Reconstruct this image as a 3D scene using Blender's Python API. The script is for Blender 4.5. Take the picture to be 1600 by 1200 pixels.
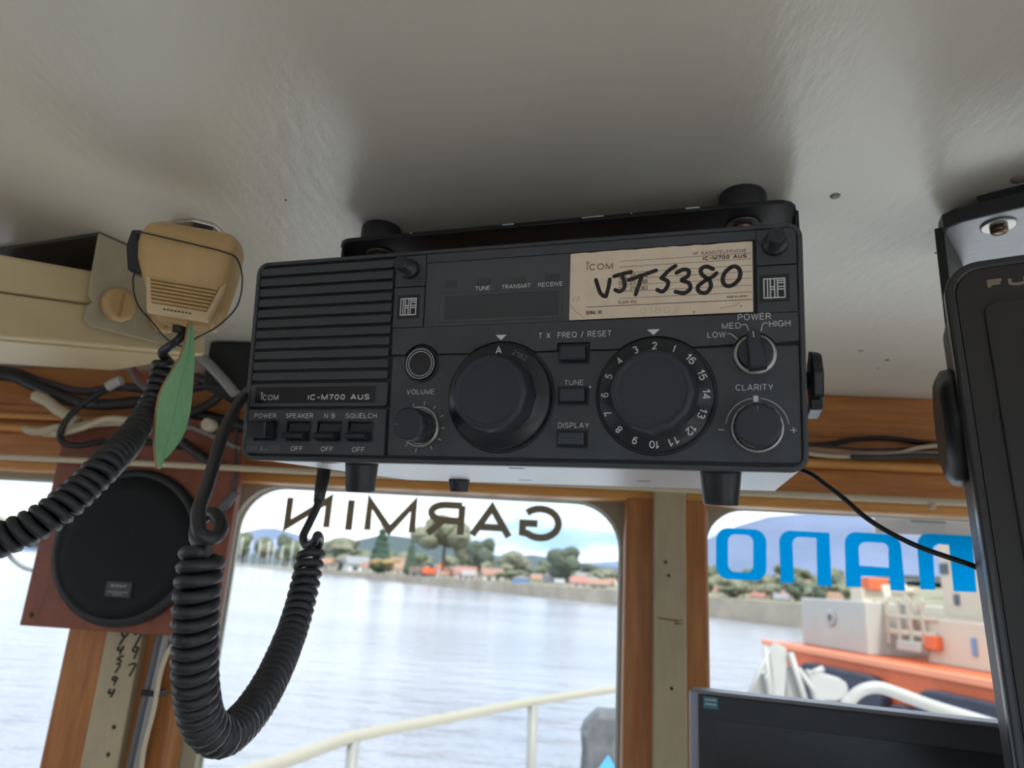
import bpy, bmesh, math, random
from mathutils import Vector, Matrix, noise
random.seed(7)
for o in list(bpy.data.objects): bpy.data.objects.remove(o)
C = bpy.context.scene.collection
scene = bpy.context.scene
H0 = 1.75                       # eye height above the wheelhouse floor; everything below is written relative to the eye
PI = math.pi

# ------------------------------------------------------------------ camera
F = 1100.0                      # focal length in pixels of the 1600 x 1200 frame
CAM = Matrix(((0.9952736, -0.0352764, 0.0904764), (0.0775634, -0.2718353, -0.9592130), (0.0584322, 0.9616970, -0.2678144)))
cd = bpy.data.cameras.new('camera'); cam = bpy.data.objects.new('camera', cd); C.objects.link(cam)
cd.sensor_width = 36; cd.lens = 36*F/1600; cd.clip_start = 0.01; cd.clip_end = 20000
cd.dof.use_dof = True; cd.dof.focus_distance = 0.36; cd.dof.aperture_fstop = 11
cam.matrix_world = Matrix.Translation((0, 0, H0)) @ CAM.to_4x4()
scene.camera = cam

# ------------------------------------------------------------------ sky
W = bpy.data.worlds.new('sky'); scene.world = W; W.use_nodes = True
nt = W.node_tree; nt.nodes.clear()
def N(t, ty, **kw):
    n = t.nodes.new(ty)
    for k, v in kw.items():
        if k in n.inputs.keys(): n.inputs[k].default_value = v
        else: setattr(n, k, v)
    return n
tc = N(nt, 'ShaderNodeTexCoord'); mp = N(nt, 'ShaderNodeMapping'); mp.inputs['Scale'].default_value = (1.6, 1.6, 7.0)
ns = N(nt, 'ShaderNodeTexNoise', Scale=1.6, Detail=6.0, Roughness=0.55)
rp = N(nt, 'ShaderNodeValToRGB'); rp.color_ramp.elements[0].position = 0.36; rp.color_ramp.elements[1].position = 0.56
rp.color_ramp.elements[0].color = (0.26, 0.40, 0.62, 1); rp.color_ramp.elements[1].color = (0.86, 0.90, 0.95, 1)
bg = N(nt, 'ShaderNodeBackground', Strength=1.05); wo = N(nt, 'ShaderNodeOutputWorld')
nt.links.new(tc.outputs['Generated'], mp.inputs['Vector']); nt.links.new(mp.outputs[0], ns.inputs['Vector'])
nt.links.new(ns.outputs[0], rp.inputs[0]); nt.links.new(rp.outputs[0], bg.inputs['Color']); nt.links.new(bg.outputs[0], wo.inputs[0])
# hazy sun high behind the boat, to the right
sl = bpy.data.lights.new('sun', 'SUN'); sl.energy = 1.9; sl.angle = math.radians(8); sl.color = (1.0, 0.95, 0.87)
sun = bpy.data.objects.new('sun', sl); C.objects.link(sun); sun.rotation_euler = Vector((-0.35, 0.65, -0.95)).to_track_quat('-Z', 'Y').to_euler()
vs = scene.view_settings; vs.view_transform = 'Standard'; vs.look = 'None'; vs.gamma = 1; vs.use_curve_mapping = False
vs.exposure = 1.2

# ------------------------------------------------------------------ materials
MATS = {}
def mat(name, col, rough=0.5, metal=0.0, var=0.0, vscale=20.0, stretch=(1, 1, 1), bump=0.0, bscale=200.0, bstretch=(1, 1, 1), col2=None, spec=0.5, emit=None, bdist=0.001):
    if name in MATS: return MATS[name]
    m = bpy.data.materials.new(name); m.use_nodes = True; t = m.node_tree; b = t.nodes['Principled BSDF']
    b.inputs['Base Color'].default_value = (*col, 1); b.inputs['Roughness'].default_value = rough; b.inputs['Metallic'].default_value = metal
    b.inputs['Specular IOR Level'].default_value = spec
    if emit: b.inputs['Emission Color'].default_value = (*col, 1); b.inputs['Emission Strength'].default_value = emit
    if var or col2 or bump: co = N(t, 'ShaderNodeTexCoord')
    if var or col2:
        mpn = N(t, 'ShaderNodeMapping'); mpn.inputs['Scale'].default_value = stretch
        n1 = N(t, 'ShaderNodeTexNoise', Scale=vscale, Detail=6.0, Roughness=0.6)
        t.links.new(co.outputs['Object'], mpn.inputs[0]); t.links.new(mpn.outputs[0], n1.inputs['Vector'])
        r = N(t, 'ShaderNodeValToRGB'); r.color_ramp.elements[0].position = 0.3; r.color_ramp.elements[1].position = 0.7
        c2 = col2 or tuple(max(0, c*(1-var)) for c in col); c1 = col if col2 else tuple(min(1, c*(1+var)) for c in col)
        r.color_ramp.elements[0].color = (*c2, 1); r.color_ramp.elements[1].color = (*c1, 1)
        t.links.new(n1.outputs[0], r.inputs[0]); t.links.new(r.outputs[0], b.inputs['Base Color'])
    if bump:
        mp2 = N(t, 'ShaderNodeMapping'); mp2.inputs['Scale'].default_value = bstretch
        n2 = N(t, 'ShaderNodeTexNoise', Scale=bscale, Detail=4.0)
        bp = N(t, 'ShaderNodeBump', Strength=bump, Distance=bdist)
        t.links.new(co.outputs['Object'], mp2.inputs[0]); t.links.new(mp2.outputs[0], n2.inputs['Vector'])
        t.links.new(n2.outputs[0], bp.inputs['Height']); t.links.new(bp.outputs[0], b.inputs['Normal'])
    MATS[name] = m
    return m
def glass_mat(name, tint, gl):
    m = bpy.data.materials.new(name); m.use_nodes = True; t = m.node_tree; t.nodes.clear()
    tr = N(t, 'ShaderNodeBsdfTransparent', Color=(*tint, 1)); g = N(t, 'ShaderNodeBsdfGlossy', Roughness=0.02)
    fr = N(t, 'ShaderNodeFresnel', IOR=gl); mx = N(t, 'ShaderNodeMixShader'); o = N(t, 'ShaderNodeOutputMaterial')
    t.links.new(fr.outputs[0], mx.inputs[0]); t.links.new(tr.outputs[0], mx.inputs[1]); t.links.new(g.outputs[0], mx.inputs[2]); t.links.new(mx.outputs[0], o.inputs[0])
    return m
M_ceil = mat('ceiling_paint', (0.735, 0.69, 0.59), 0.30, var=0.04, vscale=6, bump=0.40, bscale=75, bstretch=(1.7, 0.7, 1), bdist=0.0012, spec=0.75)
M_wood = mat('varnished_timber', (0.60, 0.245, 0.065), 0.34, vscale=9, stretch=(1.2, 9, 14), col2=(0.40, 0.14, 0.036), bump=0.05, bscale=60, bstretch=(1, 6, 12))
M_woodv = mat('varnished_post_timber', (0.52, 0.21, 0.060), 0.38, vscale=9, stretch=(14, 9, 1.2), col2=(0.34, 0.12, 0.034))
M_wood_pale = mat('pale_varnished_timber', (0.76, 0.37, 0.10), 0.36, vscale=9, stretch=(1.2, 9, 14), col2=(0.58, 0.25, 0.065))
M_cream = mat('cream_painted_batten', (0.46, 0.37, 0.235), 0.6, var=0.10, vscale=14, stretch=(4, 4, 1), bump=0.1, bscale=120)
M_rod = mat('cream_rod', (0.62, 0.52, 0.36), 0.45)
M_outer = mat('wheelhouse_outer_paint', (0.40, 0.37, 0.27), 0.6, var=0.08, vscale=12)
M_inner = mat('cabin_lining_paint', (0.62, 0.58, 0.50), 0.6, var=0.05, vscale=4)
M_floor = mat('cabin_floor_paint', (0.34, 0.30, 0.25), 0.5, var=0.10, vscale=8)
M_glass = glass_mat('window_glass', (0.97, 0.985, 0.98), 1.25)
M_rad = mat('radio_charcoal_plastic', (0.050, 0.054, 0.060), 0.42, var=0.06, vscale=60, bump=0.12, bscale=2500, bdist=0.0002)
M_radd = mat('radio_dark_recess', (0.012, 0.013, 0.015), 0.5)
M_radp = mat('radio_panel_plastic', (0.058, 0.062, 0.070), 0.45, var=0.10, vscale=90, bump=0.1, bscale=2500, bdist=0.0002)
M_case = mat('radio_case_metal', (0.10, 0.105, 0.115), 0.5)
M_under = mat('radio_underside_metal', (0.62, 0.63, 0.66), 0.33, metal=0.25, bump=0.15, bscale=900, bdist=0.0003)
M_knob = mat('knob_black_plastic', (0.020, 0.022, 0.030), 0.33)
M_knob2 = mat('knob_cap_satin', (0.030, 0.033, 0.045), 0.5)
M_ring = mat('knob_ring_metal', (0.42, 0.41, 0.38), 0.35, metal=0.8)
M_blk = mat('black_gloss', (0.012, 0.012, 0.014), 0.28)
M_blkm = mat('black_bracket_paint', (0.010, 0.010, 0.011), 0.4)
M_rub = mat('black_rubber', (0.022, 0.023, 0.027), 0.42, bump=0.1, bscale=900, bdist=0.0002)
M_print = mat('grey_print', (0.66, 0.66, 0.66), 0.6)
M_printw = mat('white_print', (0.85, 0.85, 0.84), 0.6)
M_printd = mat('faded_print', (0.17, 0.17, 0.18), 0.6)
M_disp = mat('display_smoke_plastic', (0.065, 0.070, 0.075), 0.25)
M_lcd = mat('display_window_plastic', (0.042, 0.046, 0.050), 0.16)
M_lab = mat('aged_label_paper', (0.90, 0.75, 0.59), 0.6, var=0.05, vscale=120, col2=(0.82, 0.65, 0.48))
M_ink = mat('black_ink', (0.012, 0.010, 0.010), 0.5)
M_inkb = mat('brown_ink', (0.075, 0.05, 0.035), 0.6)
M_stain = mat('label_stain', (0.42, 0.28, 0.17), 0.7)
M_emb = mat('embossed_number', (0.70, 0.55, 0.41), 0.6)
M_steel = mat('stainless_steel', (0.62, 0.60, 0.56), 0.25, metal=1.0)
M_micb = mat('yellowed_cream_plastic', (0.62, 0.40, 0.175), 0.45, var=0.10, vscale=35)
M_micl = mat('pale_cream_plastic', (0.74, 0.56, 0.33), 0.45, var=0.05, vscale=60)
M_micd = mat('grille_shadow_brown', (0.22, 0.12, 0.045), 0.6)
M_box = mat('cream_enamel_case', (0.66, 0.52, 0.30), 0.42, var=0.06, vscale=25)
M_boxd = mat('dark_case_top', (0.055, 0.048, 0.042), 0.5, var=0.2, vscale=40)
M_plate = mat('cream_bracket_plate', (0.50, 0.44, 0.31), 0.5, var=0.12, vscale=40)
M_leafg = mat('green_painted_leaf', (0.27, 0.52, 0.27), 0.5, vscale=30, stretch=(9, 9, 1.2), col2=(0.20, 0.43, 0.21), bump=0.1, bscale=90, bstretch=(6, 6, 0.6))
M_leafb = mat('brown_leaf_edge', (0.36, 0.20, 0.075), 0.6, var=0.15)
M_spk = mat('mahogany_board', (0.20, 0.054, 0.026), 0.4, vscale=12, stretch=(6, 4, 1), col2=(0.29, 0.085, 0.040))
M_cloth = mat('black_grille_cloth', (0.008, 0.009, 0.011), 0.85, bump=0.4, bscale=1500, bdist=0.0004)
M_rim = mat('speaker_rim_plastic', (0.014, 0.014, 0.016), 0.5)
M_badge = mat('speaker_badge', (0.055, 0.055, 0.058), 0.4)
M_scr = mat('dark_screen_glass', (0.004, 0.007, 0.014), 0.08)
M_furf = mat('plotter_charcoal_plastic', (0.030, 0.027, 0.026), 0.45, bump=0.15, bscale=2200, bdist=0.0003)
M_fured = mat('plotter_edge_plastic', (0.035, 0.036, 0.038), 0.25)
M_alu = mat('brushed_aluminium', (0.34, 0.345, 0.365), 0.40, metal=0.7, var=0.08, vscale=60, stretch=(1, 8, 1))
M_furt = mat('bronze_print', (0.32, 0.25, 0.19), 0.5)
M_silver = mat('silver_plastic', (0.26, 0.27, 0.31), 0.35, metal=0.3)
M_monb = mat('monitor_black_plastic', (0.013, 0.014, 0.017), 0.4)
M_wht = mat('white_boat_paint', (0.37, 0.365, 0.345), 0.4, var=0.04, vscale=5)
M_rail = mat('cream_rail_paint', (0.33, 0.305, 0.24), 0.4)
def vinyl(name, c, k):
    m = bpy.data.materials.new(name); m.use_nodes = True; t = m.node_tree; t.nodes.clear()
    d = N(t, 'ShaderNodeBsdfDiffuse', Color=(*c, 1)); tr = N(t, 'ShaderNodeBsdfTranslucent', Color=(*c, 1)); mx = N(t, 'ShaderNodeMixShader', Fac=k); o = N(t, 'ShaderNodeOutputMaterial')
    t.links.new(d.outputs[0], mx.inputs[1]); t.links.new(tr.outputs[0], mx.inputs[2]); t.links.new(mx.outputs[0], o.inputs[0]); return m
M_gold = mat('olive_vinyl_lettering', (0.26, 0.23, 0.15), 0.6)
M_blue = vinyl('sky_blue_vinyl_lettering', (0.0, 0.62, 0.95), 0.80)
M_pinkpanel = mat('pinkish_grey_panel', (0.66, 0.58, 0.57), 0.6)
M_conduit = mat('grey_conduit', (0.10, 0.095, 0.10), 0.4)
M_deck = mat('deck_paint', (0.74, 0.74, 0.71), 0.7, var=0.06, vscale=5)

# ------------------------------------------------------------------ mesh helpers
def ray(px, py): return CAM @ Vector(((px-800)/F, -(py-600)/F, -1.0))
def at(px, py, d): return ray(px, py)*d                        # d = distance along the lens axis
def onY(px, py, Y): r = ray(px, py); return r*(Y/r.y)
def onZ(px, py, Z): r = ray(px, py); return r*(Z/r.z)

class MB:
    def __init__(s): s.v = []; s.f = []; s.smooth = set()
    def add(s, vs, fs, smooth=False):
        b = len(s.v); s.v += [tuple(v) for v in vs]
        for f in fs:
            if smooth: s.smooth.add(len(s.f))
            s.f.append(tuple(b+i for i in f))
        return s
    def box(s, x0, x1, y0, y1, z0, z1):
        v = [(x, y, z) for x in (x0, x1) for y in (y0, y1) for z in (z0, z1)]
        return s.add(v, [(0,1,3,2), (4,6,7,5), (0,4,5,1), (2,3,7,6), (0,2,6,4), (1,5,7,3)])
    def prism(s, pts, a0, a1, axis='y', holes=None):
        """polygon pts extruded from a0 to a1 along axis (pts are the other two coordinates)"""
        def P(p, a):
            return (p[0], a, p[1]) if axis == 'y' else ((a, p[0], p[1]) if axis == 'x' else (p[0], p[1], a))
        n = len(pts)
        v = [P(p, a0) for p in pts]+[P(p, a1) for p in pts]
        f = [tuple(range(n)), tuple(range(2*n-1, n-1, -1))]+[(i, n+i, n+(i+1) % n, (i+1) % n) for i in range(n)]
        return s.add(v, f)
    def bridge(s, loops, close=True, cap0=True, cap1=True, smooth=True):
        n = len(loops[0]); v = [p for l in loops for p in l]; f = []
        for k in range(len(loops)-1):
            for i in range(n if close else n-1):
                j = (i+1) % n
                f.append((k*n+i, k*n+j, (k+1)*n+j, (k+1)*n+i))
        b = len(s.f); s.add(v, f, smooth)
        o = len(s.v)-len(v)
        if cap0: s.f.append(tuple(o+i for i in range(n-1, -1, -1)))
        if cap1: s.f.append(tuple(o+(len(loops)-1)*n+i for i in range(n)))
        return s
    def lathe(s, prof, c=(0, 0, 0), axis='y', seg=32, lobes=0, amp=0.0, smooth=True, cap=True):
        """prof: list of (radius, position along axis)"""
        loops = []
        for r, a in prof:
            l = []
            for i in range(seg):
                t = 2*PI*i/seg; rr = r*(1+amp*math.cos(lobes*t)) if lobes else r
                u, w = rr*math.cos(t), rr*math.sin(t)
                l.append((c[0]+u, c[1]+a, c[2]+w) if axis == 'y' else ((c[0]+a, c[1]+u, c[2]+w) if axis == 'x' else (c[0]+u, c[1]+w, c[2]+a)))
            loops.append(l)
        return s.bridge(loops, True, cap, cap, smooth)
    def tube(s, path, r, seg=8, caps=True, flat=1.0):
        path = [Vector(p) for p in path]; loops = []; up = None
        for i, p in enumerate(path):
            t = (path[min(i+1, len(path)-1)]-path[max(i-1, 0)])
            if t.length < 1e-9: t = Vector((0, 0, 1))
            t.normalize()
            if up is None:
                up = Vector((0, 0, 1)) if abs(t.z) < 0.9 else Vector((1, 0, 0))
            a = t.cross(up); a.normalize(); bvec = a.cross(t); bvec.normalize(); up = bvec
            rr = r[i] if isinstance(r, (list, tuple)) else r
            loops.append([p+a*rr*math.cos(2*PI*k/seg)+bvec*rr*math.sin(2*PI*k/seg) for k in range(seg)])
        return s.bridge(loops, True, caps, caps, True)
    def build(s, name, m, parent=None, bevel=0.0, seg=2, offset=None):
        me = bpy.data.meshes.new(name); bm = bmesh.new()
        vv = [bm.verts.new(v) for v in s.v]
        for i, f in enumerate(s.f):
            try:
                fc = bm.faces.new([vv[k] for k in f]); fc.smooth = i in s.smooth
            except ValueError: pass
        bmesh.ops.recalc_face_normals(bm, faces=bm.faces[:])
        if bevel:
            ed = [e for e in bm.edges if len(e.link_faces) == 2 and e.calc_face_angle(0) > 0.6]
            bmesh.ops.bevel(bm, geom=ed, offset=bevel, segments=seg, affect='EDGES', profile=0.5, clamp_overlap=True)
        bm.to_mesh(me); bm.free(); me.materials.append(m)
        return link(name, me, parent)
def link(name, me, parent=None):
    o = bpy.data.objects.new(name, me); C.objects.link(o); o.parent = parent
    return o
def empty(name, loc=(0, 0, 0), rot=None):
    o = bpy.data.objects.new(name, None); C.objects.link(o); o.empty_display_size = 0.02
    o.matrix_world = Matrix.Translation(Vector(loc)) @ (rot.to_4x4() if rot else Matrix.Identity(4))
    return o
def tag(o, label, cat, group=None, kind=None):
    if label: o['label'] = label
    if cat: o['category'] = cat
    if group: o['group'] = group
    if kind: o['kind'] = kind
    return o
def struct(o): o['kind'] = 'structure'; return o
def spline(pts, n=12):
    pts = [Vector(p) for p in pts]; out = []
    for i in range(len(pts)-1):
        p0, p1, p2, p3 = pts[max(i-1, 0)], pts[i], pts[i+1], pts[min(i+2, len(pts)-1)]
        for k in range(n):
            t = k/n
            out.append(0.5*((2*p1)+(p2-p0)*t+(2*p0-5*p1+4*p2-p3)*t*t+(3*p1-p0-3*p2+p3)*t**3))
    return out+[pts[-1]]
def rrect(x0, x1, z0, z1, r, n=5):
    out = []
    for cx, cz, a in ((x1-r, z1-r, 0), (x0+r, z1-r, 90), (x0+r, z0+r, 180), (x1-r, z0+r, 270)):
        for k in range(n+1):
            t = math.radians(a+90*k/n); out.append((cx+r*math.cos(t), cz+r*math.sin(t)))
    return out
def ring_prism(mb, outer, inner, y0, y1):
    n = len(outer)
    v = [(p[0], y, p[1]) for y in (y0, y1) for pp in (outer, inner) for p in pp]
    f = []
    for i in range(n):
        j = (i+1) % n
        f += [(i, j, n+j, n+i), (2*n+i, 3*n+i, 3*n+j, 2*n+j), (i, 2*n+i, 2*n+j, j), (n+i, n+j, 3*n+j, 3*n+i)]
    return mb.add(v, f)
def EA(cx, cy, rx, ry, a0, a1, n=9): return [(cx+rx*math.cos(math.radians(a0+(a1-a0)*k/n)), cy+ry*math.sin(math.radians(a0+(a1-a0)*k/n))) for k in range(n+1)]
def bowl(x0, x1, y0, y1):     # a D-shaped bowl starting and ending on the stem x0
    r = (y1-y0)/2; c = max(x0, x1-r); return [(x0, y1)]+EA(c, (y0+y1)/2, x1-c, r, 90, -90)+[(x0, y0)]
GL = {
 'A': (.72, [[(0, 0), (.36, 1), (.72, 0)], [(.11, .30), (.61, .30)]]), 'B': (.62, [[(0, 0), (0, 1)], bowl(0, .56, .53, 1), bowl(0, .62, 0, .53)]),
 'C': (.70, [EA(.37, .5, .37, .5, 42, 318, 16)]), 'D': (.66, [[(0, 0), (0, 1)], [(0, 1), (.25, 1)]+EA(.25, .5, .41, .5, 90, -90)+[(0, 0)]]),
 'E': (.56, [[(.56, 1), (0, 1), (0, 0), (.56, 0)], [(0, .53), (.50, .53)]]), 'F': (.54, [[(.54, 1), (0, 1), (0, 0)], [(0, .52), (.47, .52)]]),
 'G': (.74, [EA(.37, .5, .37, .5, 42, 312, 16)+[(.72, .16), (.72, .48), (.42, .48)]]), 'H': (.62, [[(0, 0), (0, 1)], [(.62, 0), (.62, 1)], [(0, .52), (.62, .52)]]),
 'I': (.0, [[(0, 0), (0, 1)]]), 'J': (.46, [[(.46, 1), (.46, .22)]+EA(.23, .22, .23, .22, 0, -180)]), 'K': (.62, [[(0, 0), (0, 1)], [(.60, 1), (0, .38)], [(.20, .58), (.62, 0)]]),
 'L': (.50, [[(0, 1), (0, 0), (.50, 0)]]), 'M': (.78, [[(0, 0), (0, 1), (.39, .04), (.78, 1), (.78, 0)]]), 'N': (.64, [[(0, 0), (0, 1), (.64, 0), (.64, 1)]]),
 'O': (.76, [EA(.38, .5, .38, .5, 90, 450, 24)]), 'P': (.58, [[(0, 0), (0, 1)], bowl(0, .58, .46, 1)]), 'Q': (.76, [EA(.38, .5, .38, .5, 90, 450, 24), [(.46, .22), (.74, -.04)]]),
 'R': (.62, [[(0, 0), (0, 1)], bowl(0, .58, .47, 1), [(.34, .47), (.62, 0)]]), 'S': (.58, [EA(.29, .75, .27, .25, 25, 270, 12)+EA(.29, .25, .29, .25, 90, -160, 12)]),
 'T': (.60, [[(0, 1), (.60, 1)], [(.30, 1), (.30, 0)]]), 'U': (.62, [[(0, 1), (0, .30)]+EA(.31, .30, .31, .30, 180, 360)+[(.62, 1)]]), 'V': (.66, [[(0, 1), (.33, 0), (.66, 1)]]),
 'W': (.94, [[(0, 1), (.23, 0), (.47, .96), (.71, 0), (.94, 1)]]), 'X': (.62, [[(0, 0), (.62, 1)], [(0, 1), (.62, 0)]]), 'Y': (.64, [[(0, 1), (.32, .46), (.64, 1)], [(.32, .46), (.32, 0)]]),
 '0': (.52, [EA(.26, .5, .26, .5, 90, 450, 20)]), '1': (.24, [[(0, .74), (.24, 1), (.24, 0)]]), '2': (.52, [EA(.26, .73, .26, .27, 170, -35, 10)+[(0, 0), (.52, 0)]]),
 '3': (.52, [EA(.25, .76, .25, .24, 150, -80, 9)+[(.22, .52)], [(.22, .52)]+EA(.25, .26, .27, .26, 85, -155, 10)]), '4': (.56, [[(.42, 0), (.42, 1), (0, .30), (.56, .30)]]),
 '5': (.52, [[(.48, 1), (.09, 1), (.03, .50)]+EA(.25, .32, .27, .32, 130, -150, 11)]), '6': (.52, [EA(.27, .62, .27, .38, 40, 180, 8)+[(0, .32)]+EA(.26, .31, .26, .31, 180, 540, 16)]),
 '7': (.50, [[(0, 1), (.50, 1), (.17, 0)]]), '8': (.54, [EA(.27, .76, .23, .24, 90, 450, 16), EA(.27, .26, .27, .26, 90, 450, 16)]), '9': (.52, [EA(.26, .69, .26, .31, 0, 360, 16)+EA(.25, .38, .27, .38, 0, -140, 8)]),
 '-': (.34, [[(0, .42), (.34, .42)]]), '/': (.34, [[(0, -.05), (.34, 1.05)]]), '.': (.02, [[(0, .0), (.02, .0)]]), ' ': (.28, []),
 'c': (.44, [EA(.24, .34, .24, .34, 45, 315, 10)]), 'o': (.50, [EA(.25, .34, .25, .34, 90, 450, 16)]), 'm': (.72, [[(0, 0), (0, .68)], [(0, .48)]+EA(.18, .50, .18, .18, 180, 0, 6)+[(.36, 0)], [(.36, .48)]+EA(.54, .50, .18, .18, 180, 0, 6)+[(.72, 0)]]), 'n': (.42, [[(0, 0), (0, .68)], [(0, .46)]+EA(.21, .47, .21, .21, 180, 0, 6)+[(.42, 0)]])}
def stroke_mesh(name, P2, w, y, t, tf=None, close=False):
    """flat strokes: each polyline of P2 becomes a mitred ribbon of half width w between y and y-t"""
    V, Fc, own = [], [], []
    for si, P in enumerate(P2):
        Q = [P[0]]
        for p in P[1:]:
            if math.hypot(p[0]-Q[-1][0], p[1]-Q[-1][1]) > 1e-6: Q.append(p)
        if len(Q) < 2: continue
        cl = len(Q) > 4 and math.hypot(Q[0][0]-Q[-1][0], Q[0][1]-Q[-1][1]) < 1e-4
        if cl: Q = Q[:-1]
        n = len(Q); L, Rr = [], []
        for i in range(n):
            a = Q[i-1] if (i > 0 or cl) else None; b = Q[(i+1) % n] if (i < n-1 or cl) else None; p = Q[i]
            d1 = Vector((p[0]-a[0], p[1]-a[1])).normalized() if a else None; d2 = Vector((b[0]-p[0], b[1]-p[1])).normalized() if b else None
            d1 = d1 or d2; d2 = d2 or d1
            n1 = Vector((-d1.y, d1.x)); n2 = Vector((-d2.y, d2.x)); m_ = n1+n2
            m_ = n1 if m_.length < 1e-4 else m_.normalized(); k = 1/max(.42, m_.dot(n1)); e = Vector((0, 0))
            L.append((p[0]+m_.x*w*k, p[1]+m_.y*w*k)); Rr.append((p[0]-m_.x*w*k, p[1]-m_.y*w*k))
        base = len(V); V += L+Rr; own += [si]*(2*n)
        for i in range(n if cl else n-1): Fc.append((base+i, base+(i+1) % n, base+n+(i+1) % n, base+n+i))
    return V, Fc, own
def text(body, x0, x1, z0, z1, y, m, parent, name='lettering', bold=0.0, mirror=False, thick=0.00012, rot=0.0, space=1.0, weight=0.062):
    """lettering fitted to the box x0..x1, z0..z1 on a plane of constant y, read from -y"""
    wgt = weight+bold; cx = 0.0; H = (z1-z0); Wd = (x1-x0)
    PL = []
    for ch in body:
        g = GL.get(ch) or GL.get(ch.upper()); PL += [[(cx+a, b) for a, b in st] for st in g[1]]; cx += g[0]+(0.24+2*wgt*0.4)*space
    mx = max(p[0] for st in PL for p in st); mn = min(p[0] for st in PL for p in st); hi = 1.0
    half = wgt*H                                      # real half width of a stroke
    sxx = (Wd-2*half)/max(1e-6, mx-mn) if mx > mn else 0; sz = H-2*half
    c0_, cz = (x0+x1)/2, (z0+z1)/2; cr, sr = math.cos(rot), math.sin(rot)
    PL = [[((p[0]-mn)*sxx+half-Wd/2 if mx > mn else 0.0, half+p[1]*sz-H/2) for p in st] for st in PL]
    V, Fc, own = stroke_mesh(name, PL, half, y, thick)
    if mirror: V = [(-a, b) for a, b in V]
    V = [(c0_+a*cr-b*sr, cz+a*sr+b*cr) for a, b in V]
    n = len(V); mb = MB()
    ex = {}
    for f in Fc:
        for a, b in zip(f, f[1:]+f[:1]): ex[(a, b)] = ex.get((a, b), 0)+1
    side = [(a, b, n+b, n+a) for (a, b) in ex if (b, a) not in ex]
    mb.add([(a, y-thick*(1+0.12*(k % 4)), b) for (a, b), k in zip(V, own)]+[(a, y, b) for a, b in V], list(Fc)+side)
    return mb.build(name, m, parent)

# ------------------------------------------------------------------ the wheelhouse
ZC = 0.2403                     # ceiling height over the eye
YW = 0.86                       # inner face of the front wall
XR = 0.92                       # unseen right-hand wall, moved in so its window lights the ceiling
XS, YB, ZF = 1.25, -1.00, -H0   # side walls, rear wall, floor
c_ = struct(MB().box(-XS-0.04, XR+0.04, YB-0.04, YW+0.06, ZC, ZC+0.03).build('ceiling', M_ceil))
for px, py, r in ((1305, 306, 0.0032), (447, 312, 0.0011), (1345, 548, 0.0025), (1387, 562, 0.0022), (1372, 575, 0.0015), (1594, 279, 0.005), (1462, 395, 0.0009)):
    p = onZ(px, py, ZC)
    MB().lathe([(r, 0.0), (r*0.9, -0.0006), (r*0.35, -0.0008)], (p.x, p.y, ZC), 'z', 10).build('screw_head', mat('painted_screw', (0.34, 0.31, 0.26), 0.5), c_)
struct(MB().box(-XS, XR, YB, YW, ZF-0.05, ZF).build('floor', M_floor))

wf = struct(MB().box(-XS, XR, YW+0.002, YW+0.03, ZF, -0.66).build('wall_front', M_inner))
def wpart(name, x0, x1, y0, z0, z1, m, bev=0.002, y1=None): return MB().box(x0, x1, y0, y1 or YW+0.03, z0, z1).build(name, m, wf, bev)
wpart('beam', -XS, XR, YW, 0.188, ZC, M_wood)
wpart('cable_shelf', -XS, XR, YW-0.012, 0.166, 0.1745, M_wood_pale, 0.003)
wpart('moulding', -XS, XR, YW-0.002, 0.1745, 0.188, M_wood)
wpart('moulding', -XS, XR, YW, 0.160, 0.166, M_wood)
wpart('moulding', -XS, XR, YW-0.010, 0.150, 0.160, M_wood_pale, 0.004)
wpart('header_board', -XS, XR, YW+0.004, 0.112, 0.150, M_wood)
wpart('window_head', -XS, XR, YW-0.004, 0.100, 0.112, M_wood_pale, 0.003)
# posts between the windows, each with a cream batten on its face
for nm, x0, x1, b0, b1 in (('post', 0.064, 0.160, 0.096, 0.132), ('post', -0.600, -0.450, -0.541, -0.497)):
    p = MB().box(x0, x1, YW-0.006, YW+0.03, -0.66, 0.104).build('post', M_woodv, wf, 0.004)
    MB().box(b0, b1, YW-0.020, YW-0.006, -0.66, 0.128 if x0 > 0 else 0.09).build('batten', M_cream, p, 0.0012)
for z, x in ((0.0155, 0.1125), (-0.1035, 0.1155), (0.03, 0.109)):
    MB().lathe([(0.0020, 0), (0.0012, -0.0004)], (x, YW-0.020, z), 'y', 10).build('nail', mat('rust', (0.05, 0.025, 0.015), 0.8), wf)
for px, py in ((178, 1136), (169, 1179)):
    p = onY(px, py, YW-0.020)
    MB().lathe([(0.0026, 0), (0.0012, -0.0004)], p, 'y', 10).build('nail', mat('rust', (0.05, 0.025, 0.015), 0.8), wf)
# rust-brown rub marks on the middle batten
for z0, z1, xa, xb in ((-0.033, -0.0305, 0.100, 0.128), (-0.0365, -0.034, 0.119, 0.128)):
    pts = [(xa, z1), (xb, z0+0.0008), (xb, z0), (xb-0.01, z0-0.0006), (xa, z1-0.0015)]
    MB().prism(pts, YW-0.0202, YW-0.0200).build('rub_mark', mat('rub_brown', (0.20, 0.10, 0.05), 0.7), wf)
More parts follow.
